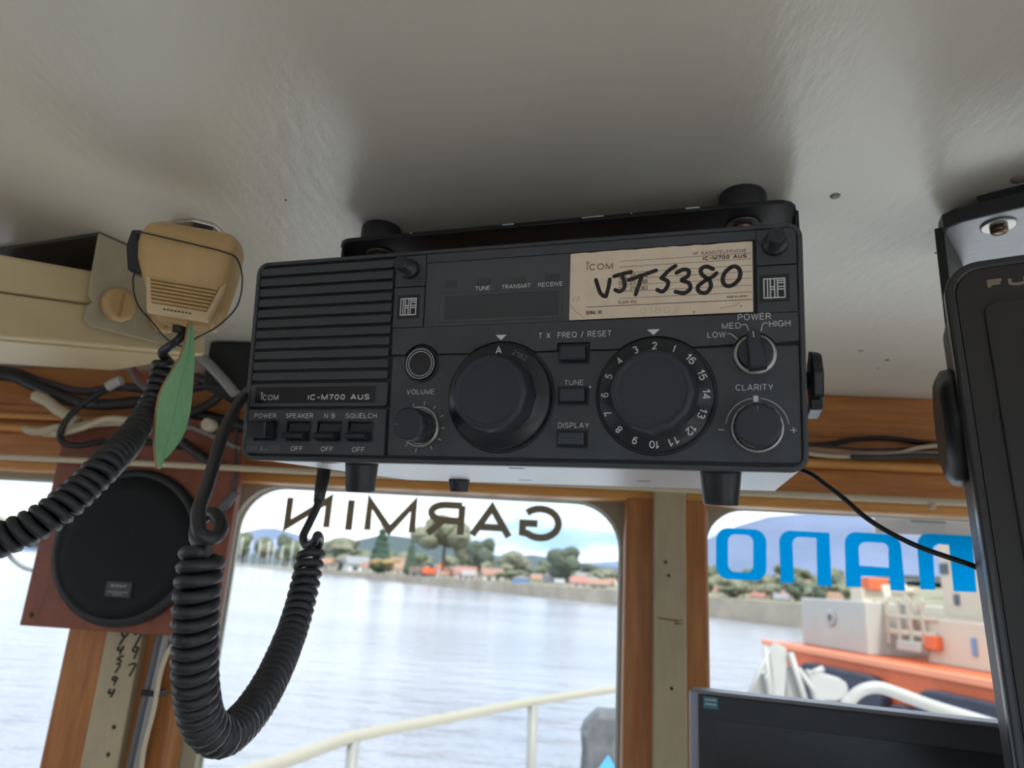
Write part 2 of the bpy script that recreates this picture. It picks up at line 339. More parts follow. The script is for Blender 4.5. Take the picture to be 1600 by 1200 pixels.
# figures written down the left batten in marker
HW = {'0': [[(0, .5), (.5, 1), (1, .5), (.5, 0), (0, .5)]], '1': [[(.8, 1), (.2, 0)]], '4': [[(.2, 1), (.1, .5), (.9, .6)], [(.9, 1), (.5, 0)]],
      '5': [[(1, 1), (.3, .75), (.2, .55), (.7, .4), (.6, .1), (.1, 0)]], '9': [[(.9, .9), (.4, 1), (.2, .7), (.7, .6), (.95, .95), (.6, 0)]], '7': [[(0, .9), (.95, 1), (.4, 0)]]}
def marker(ch, px, py, w, h):
    mb = MB()
    for st in HW[ch]:
        pts = [onY(px+(u-.5)*w-(v-.5)*h*-0.18, py-(v-.5)*h, YW-0.0203) for u, v in st]
        mb.tube(spline(pts, 5), 0.00125, 6)
    mb.build('handwriting', M_ink, wf)
for ch, px, py in (('0', 195, 989), ('1', 191, 1001), ('4', 188, 1016), ('5', 187, 1031), ('1', 184, 1045), ('9', 178, 1064), ('4', 174, 1083)): marker(ch, px, py, 10, 13)
for ch, px, py in (('7', 214, 999), ('9', 210, 1020), ('7', 205, 1047)): marker(ch, px, py, 11, 19)
# outer skin with round-cornered window openings
WINS = [(-1.16, -0.606, -0.66, 0.0925, 0.035), (-0.432, 0.0615, -0.66, 0.0995, 0.055), (0.1640, 0.88, -0.66, 0.1015, 0.05)]
YO0, YO1 = YW+0.030, YW+0.042
bounds = [-XS, -0.55, 0.112, XR+0.03]
for i, (x0, x1, z0, z1, r) in enumerate(WINS):
    inn = rrect(x0, x1, z0, z1, r, 8)
    out = []
    X0, X1, Z0, Z1 = bounds[i], bounds[i+1], -0.70, ZC
    for k, (x, z) in enumerate(inn):
        q = k//9
        cx = X1 if q in (0, 3) else X0; cz = Z1 if q in (0, 1) else Z0
        t = (k % 9)/8
        if q == 0: o = (X1, z1-r+(Z1-z1+r)*min(1, 2*t)) if t <= .5 else (X1-(X1-x1+r)*(2*t-1), Z1)
        elif q == 1: o = (x0+r-(x0+r-X0)*min(1, 2*t), Z1) if t <= .5 else (X0, Z1-(Z1-z1+r)*(2*t-1))
        elif q == 2: o = (X0, z0+r-(z0+r-Z0)*min(1, 2*t)) if t <= .5 else (X0+(x0+r-X0)*(2*t-1), Z0)
        else: o = (x1-r+(X1-x1+r)*min(1, 2*t), Z0) if t <= .5 else (X1, Z0+(z0+r-Z0)*(2*t-1))
        out.append(o)
    mb = MB(); ring_prism(mb, out, inn, YO0, YO1); mb.build('outer_skin', M_outer, wf)
    w = struct(MB().prism(rrect(x0-0.01, x1+0.01, z0-0.01, z1+0.01, r+0.008, 8), YO1+0.0005, YO1+0.0045).build('window_%d' % (i+1), M_glass))
    mb = MB(); ring_prism(mb, rrect(x0-0.012, x1+0.012, z0-0.012, z1+0.012, r+0.009, 8), rrect(x0+0.0015, x1-0.0015, z0+0.0015, z1-0.0015, r, 8), YO1+0.005, YO1+0.009)
    mb.build('window_frame', mat('window_rubber_white', (0.60, 0.58, 0.52), 0.5), w)
# unseen sides and rear of the wheelhouse, openings shaped to light the cabin: lower panels, corner posts, windows and an open doorway
def sidewall(name, x0, x1, sill, win, n):
    w = struct(MB().box(x0, x1, YB, YW+0.03, ZF, sill).build(name, M_inner))
    MB().box(x0, x1, YB, YW+0.03, 0.19, ZC).build('header_board', M_wood, w)
    MB().box(x0, x1, YB, win[0], sill, 0.19).build('wall_panel', M_inner, w); MB().box(x0, x1, win[1], YW+0.03, sill, 0.19).build('wall_panel', M_inner, w)
    struct(MB().box(x0+0.012, x0+0.018, win[0], win[1], sill, 0.19).build('window_%d' % n, M_glass))
sidewall('wall_left', -XS-0.03, -XS, -0.45, (-0.10, 0.72), 4); sidewall('wall_right', XR, XR+0.03, -0.80, (-0.70, YW-0.03), 5)
wb = struct(MB().box(-XS, XR, YB-0.03, YB, 0.12, ZC).build('wall_back', M_inner))
MB().box(-XS, 0.35, YB-0.03, YB, ZF, -0.40).build('wall_panel', M_inner, wb)           # doorway stands open at the right
for x, z in ((-XS, -0.40), (-0.50, -0.40), (0.29, ZF), (XR-0.14, ZF)): MB().box(x, x+(0.06 if x < 0.5 else 0.14), YB-0.03, YB, z, 0.12).build('post', M_woodv, wb)
struct(MB().box(-XS, 0.30, YB-0.018, YB-0.012, -0.40, 0.12).build('window_6', M_glass))
# unseen dashboard under the front windows, deep and pale to bounce light up
dash = struct(MB().box(-XS, XR, 0.36, YW, -0.69, -0.66).build('trim_1', mat('dash_bounce_laminate', (0.80, 0.78, 0.73), 0.5, var=0.03)))
MB().box(-XS, XR, 0.36, 0.38, ZF, -0.69).build('dash_front', M_inner, dash)

# cream rod strung across under the beam
YR = 0.79
zr = onY(800, 752, YR).z
rod = tag(MB().tube([(x, YR, zr) for x in (-XS, -0.5, 0, 0.5, XR)], 0.0037, 10).build('curtain_rod', M_rod), 'thin cream rod running across the front windows below the beam', 'rod')
for px in (1456,):
    p = onY(px, 784, YR); MB().box(p.x-0.002, p.x+0.002, YR-0.0045, YR+0.0045, p.z-0.0075, p.z-0.002).build('clip', M_rod, rod)

# ------------------------------------------------------------------ the radio telephone
RR = Matrix(((0.97611, 0.21666, -0.01633), (-0.21696, 0.96791, -0.12683), (-0.01167, 0.12734, 0.99179)))
RT = Vector((-0.18309, 0.37286, 0.05512))
radio = tag(empty('radio_transceiver', RT, RR), 'large charcoal marine radio with two big knobs hanging from the ceiling', 'radio')
mm = 0.001
def S(pts): return [(a*mm, b*mm) for a, b in pts]
def rb(name, x0, x1, y0, y1, z0, z1, m, parent=None, bev=0.0, seg=2):
    return MB().box(x0*mm, x1*mm, y0*mm, y1*mm, z0*mm, z1*mm).build(name, m, parent or radio, bev*mm, seg)
def rp_(name, pts, y0, y1, m, parent=None, bev=0.0):
    return MB().prism(S(pts), y0*mm, y1*mm).build(name, m, parent or radio, bev*mm)
def rl(name, prof, x, z, m, parent=None, seg=40, **k):
    return MB().lathe([(r*mm, a*mm) for r, a in prof], (x*mm, 0, z*mm), 'y', seg, **k).build(name, m, parent or radio)
def rt(body, x0, x1, z0, z1, y=-0.02, m=None, parent=None, name='lettering', **k):
    return text(body, x0*mm, x1*mm, z0*mm, z1*mm, y*mm, m or M_print, parent or radio, name, thick=0.00006, **k)
HR = 112.75
# case, tapering down to the back; pale underside
mb = MB(); v = []
for y, x0, x1, z0, z1 in ((9, 2.5, 288.5, 1.6, 111), (205, 3, 288, -6.0, 108)):
    v += [(x0*mm, y*mm, z0*mm), (x1*mm, y*mm, z0*mm), (x1*mm, y*mm, z1*mm), (x0*mm, y*mm, z1*mm)]
mb.add(v, [(0,1,2,3), (7,6,5,4), (0,4,5,1), (1,5,6,2), (2,6,7,3), (3,7,4,0)]); mb.build('case', M_case, radio, 0.0015)
mb = MB(); v = []
for y, x0, x1, z0 in ((11, 4, 287.5, 1.5), (204, 4.5, 287, -6.1)):
    v += [(x0*mm, y*mm, (z0-0.8)*mm), (x1*mm, y*mm, (z0-0.8)*mm), (x1*mm, y*mm, z0*mm), (x0*mm, y*mm, z0*mm)]
mb.add(v, [(0,1,2,3), (7,6,5,4), (0,4,5,1), (1,5,6,2), (2,6,7,3), (3,7,4,0)]); under = mb.build('bottom_cover', M_under, radio)
for x, y in ((41, 22), (150, 30), (206, 120), (120, 150)):
    z = 1.5-7.6*(y-11)/193-0.8
    rb('slot', x-4, x+4, y, y+6, z-0.3, z+0.2, M_blk, under)
for x, y, r in ((62, 24, 9.2), (254, 24, 9.6), (62, 172, 8), (254, 150, 7)):
    z = (1.5-7.6*(y-11)/193-0.8)
    MB().lathe([(r*mm, 0), (r*0.98*mm, -0.0015), (r*0.86*mm, -0.0150 if y < 50 else -0.0085), (r*0.80*mm, -0.0157 if y < 50 else -0.0092)], (x*mm, y*mm, z*mm), 'z', 28).build('foot', M_rub, radio)
# bezel and base plate
mb = MB(); ring_prism(mb, S(rrect(0, 291, 0, HR, 7, 6)), S(rrect(2.4, 288.6, 2.6, 110.6, 5, 6)), -0.0002, 0.013); mb.build('bezel', M_rad, radio, 0.0007)
rp_('face_plate', rrect(1.5, 289.5, 1.5, 111.5, 5, 5), 2.2, 9, M_radd)
# loudspeaker slats
for k in range(11):
    z = 109.0-6.06*k
    rp_('slat', [(3.2, z-4.3), (86.7, z-4.3), (87.1, z-3.9), (87.1, z-0.4), (86.7, z), (3.2, z)], 0.0, 2.4, M_rad, bev=0.25)
# name panel
npn = rp_('name_panel', rrect(2.8, 87.6, 29.6, 42.2, 1.5, 3), 0, 2.4, M_radp, bev=0.25)
rb('name_plate', 6.2, 80.7, -0.15, 0.3, 31.4, 40.3, M_blk, npn)
def icom(x0, x1, z0, z1, y, m, par, sc=1.0):
    rt('ICOM', x0, x1, z0, z1, y, m, par)
    h = z1-z0; c = x0+h*0.10; r = h*0.24
    mb = MB(); ring_prism(mb, [((c+r*math.cos(t*PI/10))*mm, (z1+r*1.05+r*math.sin(t*PI/10))*mm) for t in range(20)], [((c+r*.62*math.cos(t*PI/10))*mm, (z1+r*1.05+r*.62*math.sin(t*PI/10))*mm) for t in range(20)], (y-0.06)*mm, y*mm)
    mb.build('lettering', m, par)
icom(10.3, 21.5, 33.1, 36.1, -0.16, M_print, npn)
rt('IC-M700 AUS', 40.2, 77.6, 33.0, 36.0, -0.16, M_print, npn, bold=0.035)
# switch panel with real cut-outs
def grid_plate(name, x0, x1, z0, z1, holes, y0, y1, m, parent=None):
    xs = sorted({x0, x1, *[h[0] for h in holes], *[h[1] for h in holes]}); zs = sorted({z0, z1, *[h[2] for h in holes], *[h[3] for h in holes]})
    mb = MB()
    for a, b in zip(xs, xs[1:]):
        for c, d in zip(zs, zs[1:]):
            if any(h[0] <= a and b <= h[1] and h[2] <= c and d <= h[3] for h in holes): continue
            mb.box(a*mm, b*mm, y0*mm, y1*mm, c*mm, d*mm)
    return mb.build(name, m, parent or radio)
SW = [(7.6, 22.0), (28.6, 43.0), (47.4, 61.8), (66.0, 80.2)]
sp = grid_plate('switch_panel', 2.8, 87.7, 3.9, 27.8, [(a, b, 10.8, 21.6) for a, b in SW], 0, 2.4, M_radp)
for i, (a, b) in enumerate(SW):
    fr = MB(); ring_prism(fr, S(rrect(a-0.5, b+0.5, 10.3, 22.1, 1, 3)), S(rrect(a+0.3, b-0.3, 11.1, 21.3, 0.6, 3)), -0.0004, 0.0008); fr.build('switch_frame', M_knob, sp)
    if i == 0: rb('push_button', a+0.9, b-0.9, -9.0, 2.2, 11.8, 20.8, M_knob, None, 0.7)
    else:
        pr = [(2.2, 20.8), (0.9, 20.6), (-0.2, 16.0), (-6.5, 14.2), (-6.6, 12.4), (0.6, 11.4), (2.2, 11.4)]
        MB().prism([(p[0]*mm, p[1]*mm) for p in pr], (a+0.8)*mm, (b-0.8)*mm, 'x').build('rocker_switch', M_knob, radio, 0.0003)
for s_, x0, x1 in (('POWER', 6.9, 21.0), ('SPEAKER', 27.1, 44.2), ('N B', 51.1, 57.6), ('SQUELCH', 64.1, 82.4)): rt(s_, x0, x1, 23.2, 25.8, -0.02, M_print, sp)
for x in (31.8, 50.5, 69.2): rt('OFF', x, x+7.4, 5.4, 8.0, -0.02, M_print, sp)
rt('OFF', 3.6, 10.8, 5.2, 7.6, -0.02, M_printd, sp); rt('ON', 19.2, 24.5, 5.3, 7.8, -0.02, M_printd, sp)
for a, b, c, d in ((12, 14.4, 5.3, 5.9), (12.5, 13.9, 5.9, 7.8), (14.9, 17.4, 5.3, 5.9), (15.5, 16.9, 5.9, 6.5)): rb('push_mark', a, b, -0.08, -0.02, c, d, M_printd, sp)
# lower control panel (a step lower) and upper panel with bays cut around the knobs
KA, KC, KV, KP, KCL, KB = (150.0, 33.9), (225.8, 33.9), (107.8, 18.8), (269.8, 52.2), (270.1, 19.2), (106.2, 51.4)
low = rp_('control_panel', rrect(89.3, 288.3, 3.9, 56.0, 1.2, 3), 0.9, 2.6, M_radp, bev=0.3)
pts = [(89.0, 110.3), (89.0, 57.2)]
def bay(cx, cz, r, zl):
    w = math.sqrt(r*r-(zl-cz)**2); a0 = math.atan2(zl-cz, -w); a1 = math.atan2(zl-cz, w)
    return [(cx+r*math.cos(a0+(a1-a0)*k/14), cz+r*math.sin(a0+(a1-a0)*k/14)) for k in range(15)]
low_edge = bay(*KB, 10.6, 56.6)+bay(*KA, 28.2, 56.4)+[(178.6, 56.6), (178.6, 60.2), (194.8, 60.2), (194.8, 56.6)]+bay(*KC, 28.2, 56.4)+bay(KP[0], KP[1], 9.9, 57.2)+[(288.3, 58.0)]
poly = [(89.0, 57.0)]+low_edge+[(288.3, 70.8), (89.0, 70.8)]
def prism_tri(name, pts, y0, y1, m, parent=None):
    bm = bmesh.new(); vs_ = [bm.verts.new((p[0]*mm, y0*mm, p[1]*mm)) for p in pts]; f = bm.faces.new(vs_)
    r = bmesh.ops.extrude_face_region(bm, geom=[f]); bmesh.ops.translate(bm, verts=[g for g in r['geom'] if isinstance(g, bmesh.types.BMVert)], vec=(0, (y1-y0)*mm, 0))
    bmesh.ops.triangulate(bm, faces=[q for q in bm.faces if len(q.verts) > 4]); bmesh.ops.recalc_face_normals(bm, faces=bm.faces[:])
    me = bpy.data.meshes.new(name); bm.to_mesh(me); bm.free(); me.materials.append(m); return link(name, me, parent or radio)
upn = prism_tri('upper_panel', poly, 0.0, 2.4, M_radp)
rb('upper_panel_strip', 106.4, 271.0, 0.2, 2.4, 105.8, 110.3, M_radp, upn)
for a, b, hx in ((88.6, 105.9, 97.2), (271.2, 288.3, 278.6)):
    s1 = rb('corner_panel', a, b, 0.1, 2.4, 93.4, 110.3, M_radp, None, 0.3)
    s2 = rb('emblem_panel', a, b, 0.0, 2.4, 71.1, 92.9, M_radp, None, 0.3)
    pl = rb('emblem_plate', hx-6.4, hx+6.4, -0.15, 0.2, 76.0, 88.7, M_blk, s2)
    # square emblem: H and F in double lines inside a frame
    g = [(0,0,1,.06), (0,.94,1,1), (0,0,.06,1), (.94,0,1,1), (.16,.06,.22,.94), (.29,.06,.35,.94), (.48,.06,.54,.94), (.61,.06,.67,.94), (.35,.41,.48,.47), (.35,.54,.48,.60), (.67,.41,.94,.47), (.67,.54,.94,.60), (.67,.72,.94,.78), (.67,.84,.94,.90)]
    e0, ez, es = hx-4.7, 77.6, 9.4
    mb = MB()
    for x0, z0, x1, z1 in g: mb.box((e0+x0*es)*mm, (e0+x1*es)*mm, -0.00022, -0.00015, (ez+z0*es)*mm, (ez+z1*es)*mm)
    mb.build('emblem', M_print, pl)
    # thumbscrew
    sc = rl('thumbscrew', [(5.3, 0.1), (5.3, -3.0), (5.0, -3.4), (3.8, -3.6), (3.8, -12.2), (3.2, -12.8)], hx if hx < 200 else 279.2, 102.6, M_knob, None, 36, lobes=18, amp=0.035)
# display
dp = rb('display_panel', 106.4, 184.2, 0.8, 2.4, 71.2, 105.6, M_disp)
mb = MB(); ring_prism(mb, S([(115.0, 73.0), (180.2, 73.0), (180.2, 88.6), (115.0, 88.6)]), S([(118.0, 74.6), (178.6, 74.6), (178.6, 86.6), (118.0, 86.6)]), 0.0004, 0.0012); mb.build('display_frame', M_disp, dp, 0.0002)
rb('display_window', 118.0, 178.6, 1.0, 1.4, 74.6, 86.6, M_lcd, dp) if False else rb('display_window', 118.0, 178.6, 0.72, 1.0, 74.6, 86.6, M_lcd, dp)
for x in (117.0, 135.4, 153.4, 171.6): rb('indicator_lamp', x, x+7, 0.55, 0.9, 92.1, 95.3, M_lcd, dp, 0.2)
for s_, x0, x1 in (('TUNE', 134.2, 142.3), ('TRANSMIT', 148.5, 163.8), ('RECEIVE', 167.8, 180.4)): rt(s_, x0, x1, 89.3, 91.5, 0.78, M_print, dp)
# paper label with print and handwriting
random.seed(3)
top = [(269.6-85.4*k/24, 105.3+random.uniform(-.25, .25)) for k in range(25)]
lab = rp_('paper_label', [(184.15, 71.5), (269.45, 71.9)]+top, 0.45, 0.8, M_lab)
yl = 0.44
icom(192.6, 205.3, 96.2, 99.3, yl, M_inkb, lab)
rt('HF RADIOTELEPHONE', 243.0, 266.9, 100.3, 101.9, yl, M_inkb, lab); rt('IC-M700 AUS', 247.6, 267.0, 97.5, 99.4, yl, M_ink, lab, bold=0.045)
for k, z in enumerate((99.7, 96.9, 93.9, 90.9, 87.7, 84.5, 81.2)): rb('printed_rule', 208.6, 269.0, yl-0.05, yl, z-0.09, z+0.09, M_inkb, lab)
rb('printed_rule', 192.6, 269.3, yl-0.05, yl, 77.55, 77.85, M_inkb, lab)
rt('SERIAL NO.', 192.4, 200.6, 74.0, 75.8, yl, M_ink, lab, bold=0.02); rt('Icom Inc.', 208.2, 217.6, 78.5, 80.4, yl, M_inkb, lab); rt('MADE IN JAPAN', 258.0, 266.9, 78.9, 79.9, yl, M_ink, lab, bold=0.02)
for s_, z in (('DOC 211 0278', 91.0), ('DOC 211 0288', 87.9), ('DOC 211 0383', 84.8)): rt(s_, 208.3, 222.0, z, z+2.2, yl, M_inkb, lab)
rt('01802', 218.5, 236.5, 73.0, 76.2, yl, M_emb, lab, space=1.25)
HAND = [[(197.1, 91.1), (198.2, 87.6), (199.3, 84.6), (200.8, 83.0), (202.1, 82.6)], [(203.9, 91.0), (203.5, 88.0), (202.7, 84.7), (202.1, 82.6)],
 [(206.0, 92.4), (210.1, 93.4), (214.1, 94.1)], [(209.9, 92.2), (211.1, 88.7), (210.6, 86.0), (208.7, 84.7), (206.6, 85.6)],
 [(213.0, 90.1), (219.5, 92.1), (226.0, 94.1)], [(219.0, 90.9), (217.7, 86.8), (216.4, 82.8)],
 [(235.0, 95.7), (232.0, 93.7), (228.5, 90.2)], [(228.5, 90.2), (231.5, 88.3), (231.1, 85.6), (229.0, 83.5), (226.6, 84.5)],
 [(235.5, 92.3), (238.6, 93.7), (241.1, 92.9), (240.6, 90.3), (237.8, 88.6), (241.1, 87.0), (241.7, 84.2), (239.0, 82.3), (235.1, 83.1)],
 [(252.0, 93.1), (249.1, 94.5), (246.6, 93.2), (247.3, 90.5), (250.2, 88.1), (251.0, 84.7), (248.9, 81.9), (245.9, 82.5), (245.2, 84.9), (247.9, 87.3), (252.0, 89.5), (253.6, 91.0)],
 [(260.1, 93.5), (257.4, 91.1), (256.3, 87.6), (257.6, 84.9), (260.5, 84.8), (263.5, 87.6), (264.0, 91.4), (262.2, 93.6), (260.1, 93.5)]]
def ribbon(name, pts, w, y, m, parent):
    """flat inked stroke with round ends on the plane y"""
    P = spline([(a, 0, b) for a, b in pts], 6); mb = MB()
    L, Rr = [], []
    for i, p in enumerate(P):
        t = P[min(i+1, len(P)-1)]-P[max(i-1, 0)]; t.normalize(); n = Vector((-t.z, 0, t.x))
        L.append(p+n*w); Rr.append(p-n*w)
    def cap(c, t, n):
        return [c+n*w*math.cos(a)+t*w*math.sin(a) for a in [PI*k/6 for k in range(1, 6)]]
    for i in range(len(P)-1):
        mb.add([(q.x*mm, y*mm, q.z*mm) for q in (L[i], L[i+1], Rr[i+1], Rr[i])], [(0, 1, 2, 3)])
    for e, s in ((0, -1), (len(P)-1, 1)):
        t = (P[1]-P[0]) if e == 0 else (P[-1]-P[-2]); t.normalize(); n = Vector((-t.z, 0, t.x))
        c = [L[e]]+cap(P[e], t*s, n)+[Rr[e]]
        mb.add([(q.x*mm, y*mm, q.z*mm) for q in c], [tuple(range(len(c)))])
    return mb.build(name, m, parent)
for i, h in enumerate(HAND): ribbon('handwriting', h, 0.98, 0.40-0.004*i, M_ink, lab)
for st in ([(184.6, 79.5), (187.0, 76.0), (189.8, 73.8), (191, 72.2)], [(255, 74.2), (259, 74.8), (262.5, 75.6), (263.4, 77)], [(187.5, 80.5), (189, 83.5)], [(185.5, 81), (187, 83)]): ribbon('crease', st, 0.14, 0.435, M_stain, lab)
for x, z, r in ((264.1, 74.8, 0.45), (243.5, 73.0, 0.5)): rl('stain', [(r, yl), (r*0.6, yl-0.03)], x, z, M_stain, lab, 10)
# panel texts
for c in (149.4, 224.9): rp_('pointer_mark', [(c-2.9, 65.3), (c, 62.6), (c+2.9, 65.3)], -0.06, 0.0, M_printw, upn)
rt('T X  FREQ / RESET', 168.9, 205.1, 62.7, 65.6, -0.02, M_print, upn)
rt('POWER', 262.7, 276.9, 68.0, 71.0, -0.02, M_print, s2 if False else upn); rt('MED', 255.7, 264.0, 64.3, 67.1, -0.02, M_print, upn); rt('HIGH', 276.0, 285.0, 64.5, 67.4, -0.02, M_print, upn); rt('LOW', 249.3, 257.4, 60.4, 63.1, -0.02, M_print, upn)
for st in ([(258.2, 61.9), (259.6, 61.9), (262.4, 59.4)], [(264.6, 65.9), (266.2, 65.9), (267.4, 62.8)], [(275.4, 66.2), (273.6, 66.2), (272.6, 62.9)]): ribbon('dial_mark', st, 0.19, -0.03, M_print, upn)
yp = 0.86
rt('VOLUME', 98.5, 114.1, 35.7, 38.3, yp, M_print, low); rt('TUNE', 182.2, 191.8, 39.4, 42.0, yp, M_print, low); rt('DISPLAY', 179.6, 194.8, 18.7, 21.3, yp, M_print, low); rt('CLARITY', 261.3, 277.3, 35.9, 38.8, yp, M_print, low)
rb('dial_mark', 268.8, 270.9, yp-0.05, yp, 30.8, 33.6, M_printw, low)
for a0, a1 in ((8, 82), (98, 172)):
    ribbon('dial_mark', [(KCL[0]+13.3*math.cos(math.radians(a0+(a1-a0)*k/8)), KCL[1]+13.3*math.sin(math.radians(a0+(a1-a0)*k/8))) for k in range(9)], 0.16, yp-0.01, M_print, low)
rb('dial_mark', 253.6, 256.2, yp-0.05, yp, 18.1, 18.5, M_print, low); rb('dial_mark', 283.9, 286.5, yp-0.05, yp, 18.1, 18.5, M_print, low); rb('dial_mark', 285.0, 285.4, yp-0.05, yp, 17.0, 19.6, M_print, low)
for a in range(-60, 260, 29): ribbon('dial_mark', [(KV[0]+(11.2+d)*math.cos(math.radians(a)), KV[1]+(11.2+d)*math.sin(math.radians(a))) for d in (0, 1.9)], 0.17, yp-0.01, M_print, low)
# knobs
def big_knob(k, name):
    rl('knob_well', [(28.0, 0.85), (28.0, 0.5), (27.2, 0.5)], k[0], k[1], M_radd)
    d = rl(name, [(26.3, 0.4), (26.3, -2.6), (25.6, -3.5), (19.9, -3.5), (19.6, -5.0)], k[0], k[1], M_knob, None, 64)
    rl('grip', [(19.6, -4.6), (19.4, -6.5), (18.6, -9.0), (18.4, -16.0), (17.6, -17.6), (15.4, -18.0), (14.9, -17.5)], k[0], k[1], M_knob2, d, 72, lobes=12, amp=0.014)
    return d
ka = big_knob(KA, 'band_knob'); kc = big_knob(KC, 'channel_knob')
def numeral(s_, k, ang, r, h, w, m, par):
    a = math.radians(ang); cx, cz = k[0]+r*math.cos(a), k[1]+r*math.sin(a)
    return rt(s_, cx-w/2, cx+w/2, cz-h/2, cz+h/2, -3.52, m, par, 'numeral', rot=a-PI/2, weight=0.07)
numeral('A', KA, 91, 22.9, 3.7, 3.3, M_printw, ka); numeral('2182', KA, 62, 22.7, 2.6, 8.2, M_printd, ka)
for n_ in range(1, 17):
    ang = 90+22.5*(n_-2)
    numeral(str(n_), KC, ang, 22.9, 3.5, 2.2 if n_ < 10 and n_ != 1 else (0.9 if n_ == 1 else 4.6), M_printw, kc)
for nm, k, r0, r1, h in (('volume_knob', KV, 10.6, 8.3, 15.5), ('clarity_knob', KCL, 11.2, 9.7, 12.5)):
    d = rl(nm, [(r0, 0.9), (r0, -1.4), (r0-0.5, -2.0), (r0-1.5, -2.0), (r0-1.6, -1.0)], k[0], k[1], M_ring, None, 48)
    rl('grip', [(r1, -1.0), (r1, -h+1.2), (r1-0.9, -h), (r1-1.6, -h-0.1)], k[0], k[1], M_knob2, d, 60, lobes=15, amp=0.02)
    ribbon('pointer_mark', [(k[0]-r1*0.62, k[1]), (k[0]-r1*0.9, k[1])] if nm[0] == 'v' else [(k[0], k[1]+r1*.62), (k[0], k[1]+r1*.88)], 0.2, -h-0.15, M_printd, d)
d = rl('power_selector', [(9.4, 0.9), (9.4, 0.2), (8.9, -0.6), (7.9, -0.7)], KP[0], KP[1], M_ring, None, 48)
rl('grip_skirt', [(7.9, -0.4), (7.6, -4.0), (6.8, -4.6)], KP[0], KP[1], M_knob, d, 40)
wing = [(-4.0, -8.4), (4.0, -8.4), (3.2, 0), (2.9, 7.6), (1.2, 8.8), (-1.2, 8.8), (-2.9, 7.6), (-3.2, 0)]; ca, sa = math.cos(0.12), math.sin(0.12)
rp_('grip', [(KP[0]+x*ca-z*sa, KP[1]+x*sa+z*ca) for x, z in wing], -13, -4.0, M_knob, d, 0.8)
ribbon('pointer_mark', [(KP[0]-0.7, KP[1]+5.2), (KP[0]-1.0, KP[1]+7.6)], 0.18, -13.1, M_print, d)
bt = rl('round_socket', [(9.6, 1.0), (9.6, 0.3), (9.0, 0.0), (8.4, 0.3)], KB[0], KB[1], M_blk, None, 40)
rl('socket_cap', [(8.3, 0.9), (8.3, -0.6), (7.8, -1.0)], KB[0], KB[1], M_blk, bt, 40)
for r in (7.9, 6.6): mb = MB(); ring_prism(mb, S([(KB[0]+r*math.cos(t*PI/24), KB[1]+r*math.sin(t*PI/24)) for t in range(48)]), S([(KB[0]+(r-.3)*math.cos(t*PI/24), KB[1]+(r-.3)*math.sin(t*PI/24)) for t in range(48)]), -0.00108, -0.0010); mb.build('ring_mark', M_print, bt)
for z0, z1 in ((50.4, 58.9), (30.2, 38.2), (9.5, 17.2)):
    rb('button_well', 179.2, 194.4, 0.4, 1.0, z0-0.4, z1+0.5, M_radd)
    rb('key_button', 180.4, 193.2, -3.2, 1.0, z0+0.5, z1-0.4, M_knob, None, 0.8)
rl('panel_chip', [(0.7, yp), (0.4, yp-0.2)], 194.9, 38.4, M_print, low, 8)

# ceiling bracket that carries the radio
yaw = math.atan2(-0.2045, 0.9789)
brk = tag(empty('radio_bracket', (-0.0240, 0.4075, 0.2223), Matrix.Rotation(yaw, 3, 'Z')), 'black metal bracket screwed to the ceiling above the charcoal radio', 'bracket')
pl = [(-0.1520, 0.09), (-0.1520, 0.012)]+[(-0.140-0.012*math.cos(t), 0.012-0.012*math.sin(t)) for t in (0.4, 0.8, 1.2)]+[(-0.140, 0), (0.140, 0)]+[(0.140+0.012*math.sin(t), 0.012-0.012*math.cos(t)) for t in (0.4, 0.8, 1.2)]+[(0.1520, 0.012), (0.1520, 0.09)]
plate = MB().prism(pl, -0.0015, 0.0015, 'z').build('plate', M_blkm, brk, 0.0004)
for sx in (-1, 1):
    MB().prism([(0.012, 0.0), (0.012, -0.05), (0.03, -0.115), (0.07, -0.115), (0.09, -0.05), (0.09, 0.0)], sx*0.1520-0.0013, sx*0.1520+0.0013, 'x').build('arm', M_blkm, brk, 0.0004)
    kx = sx*0.1535
    kb = MB().lathe([(0.005, 0), (0.005, sx*0.002), (0.0165, sx*0.0022), (0.0165, sx*0.003), (0.0160, sx*0.0068), (0.0150, sx*0.0076)], (kx, 0.024, -0.1025), 'x', 40, lobes=8, amp=0.05).build('clamp_knob', M_rub, brk)
    MB().box(min(kx, kx+sx*0.0068), max(kx, kx+sx*0.0068), 0.012, 0.036, -0.1225, -0.1165).build('clamp_nut', M_knob, brk, 0.001)
for x in (-0.127, 0.122):
    MB().lathe([(0.0135, 0.0015), (0.0145, 0.004), (0.0145, ZC-0.2223-0.002), (0.0135, ZC-0.2223)], (x, 0.020, 0), 'z', 32).build('rubber_spacer', M_rub, brk)
    w = MB().lathe([(0.0105, -0.0015), (0.0105, -0.0026), (0.0098, -0.0028)], (x, 0.022, 0), 'z', 32).build('washer', mat('dull_washer', (0.16, 0.14, 0.13), 0.35, metal=0.7), brk)
    MB().lathe([(0.0058, -0.0028), (0.0055, -0.0048), (0.003, -0.0062), (0.001, -0.0064)], (x, 0.022, 0), 'z', 20).build('screw_head', mat('bronze_screw', (0.22, 0.14, 0.10), 0.3, metal=0.8), w)
random.seed(5)
for k in range(7):
    x = random.uniform(-0.1, 0.1); MB().box(x, x+random.choice((0.001, 0.0015, 0.008)), -0.0003, 0.0002, 0.0004, 0.0012).build('paint_chip', M_print, plate)

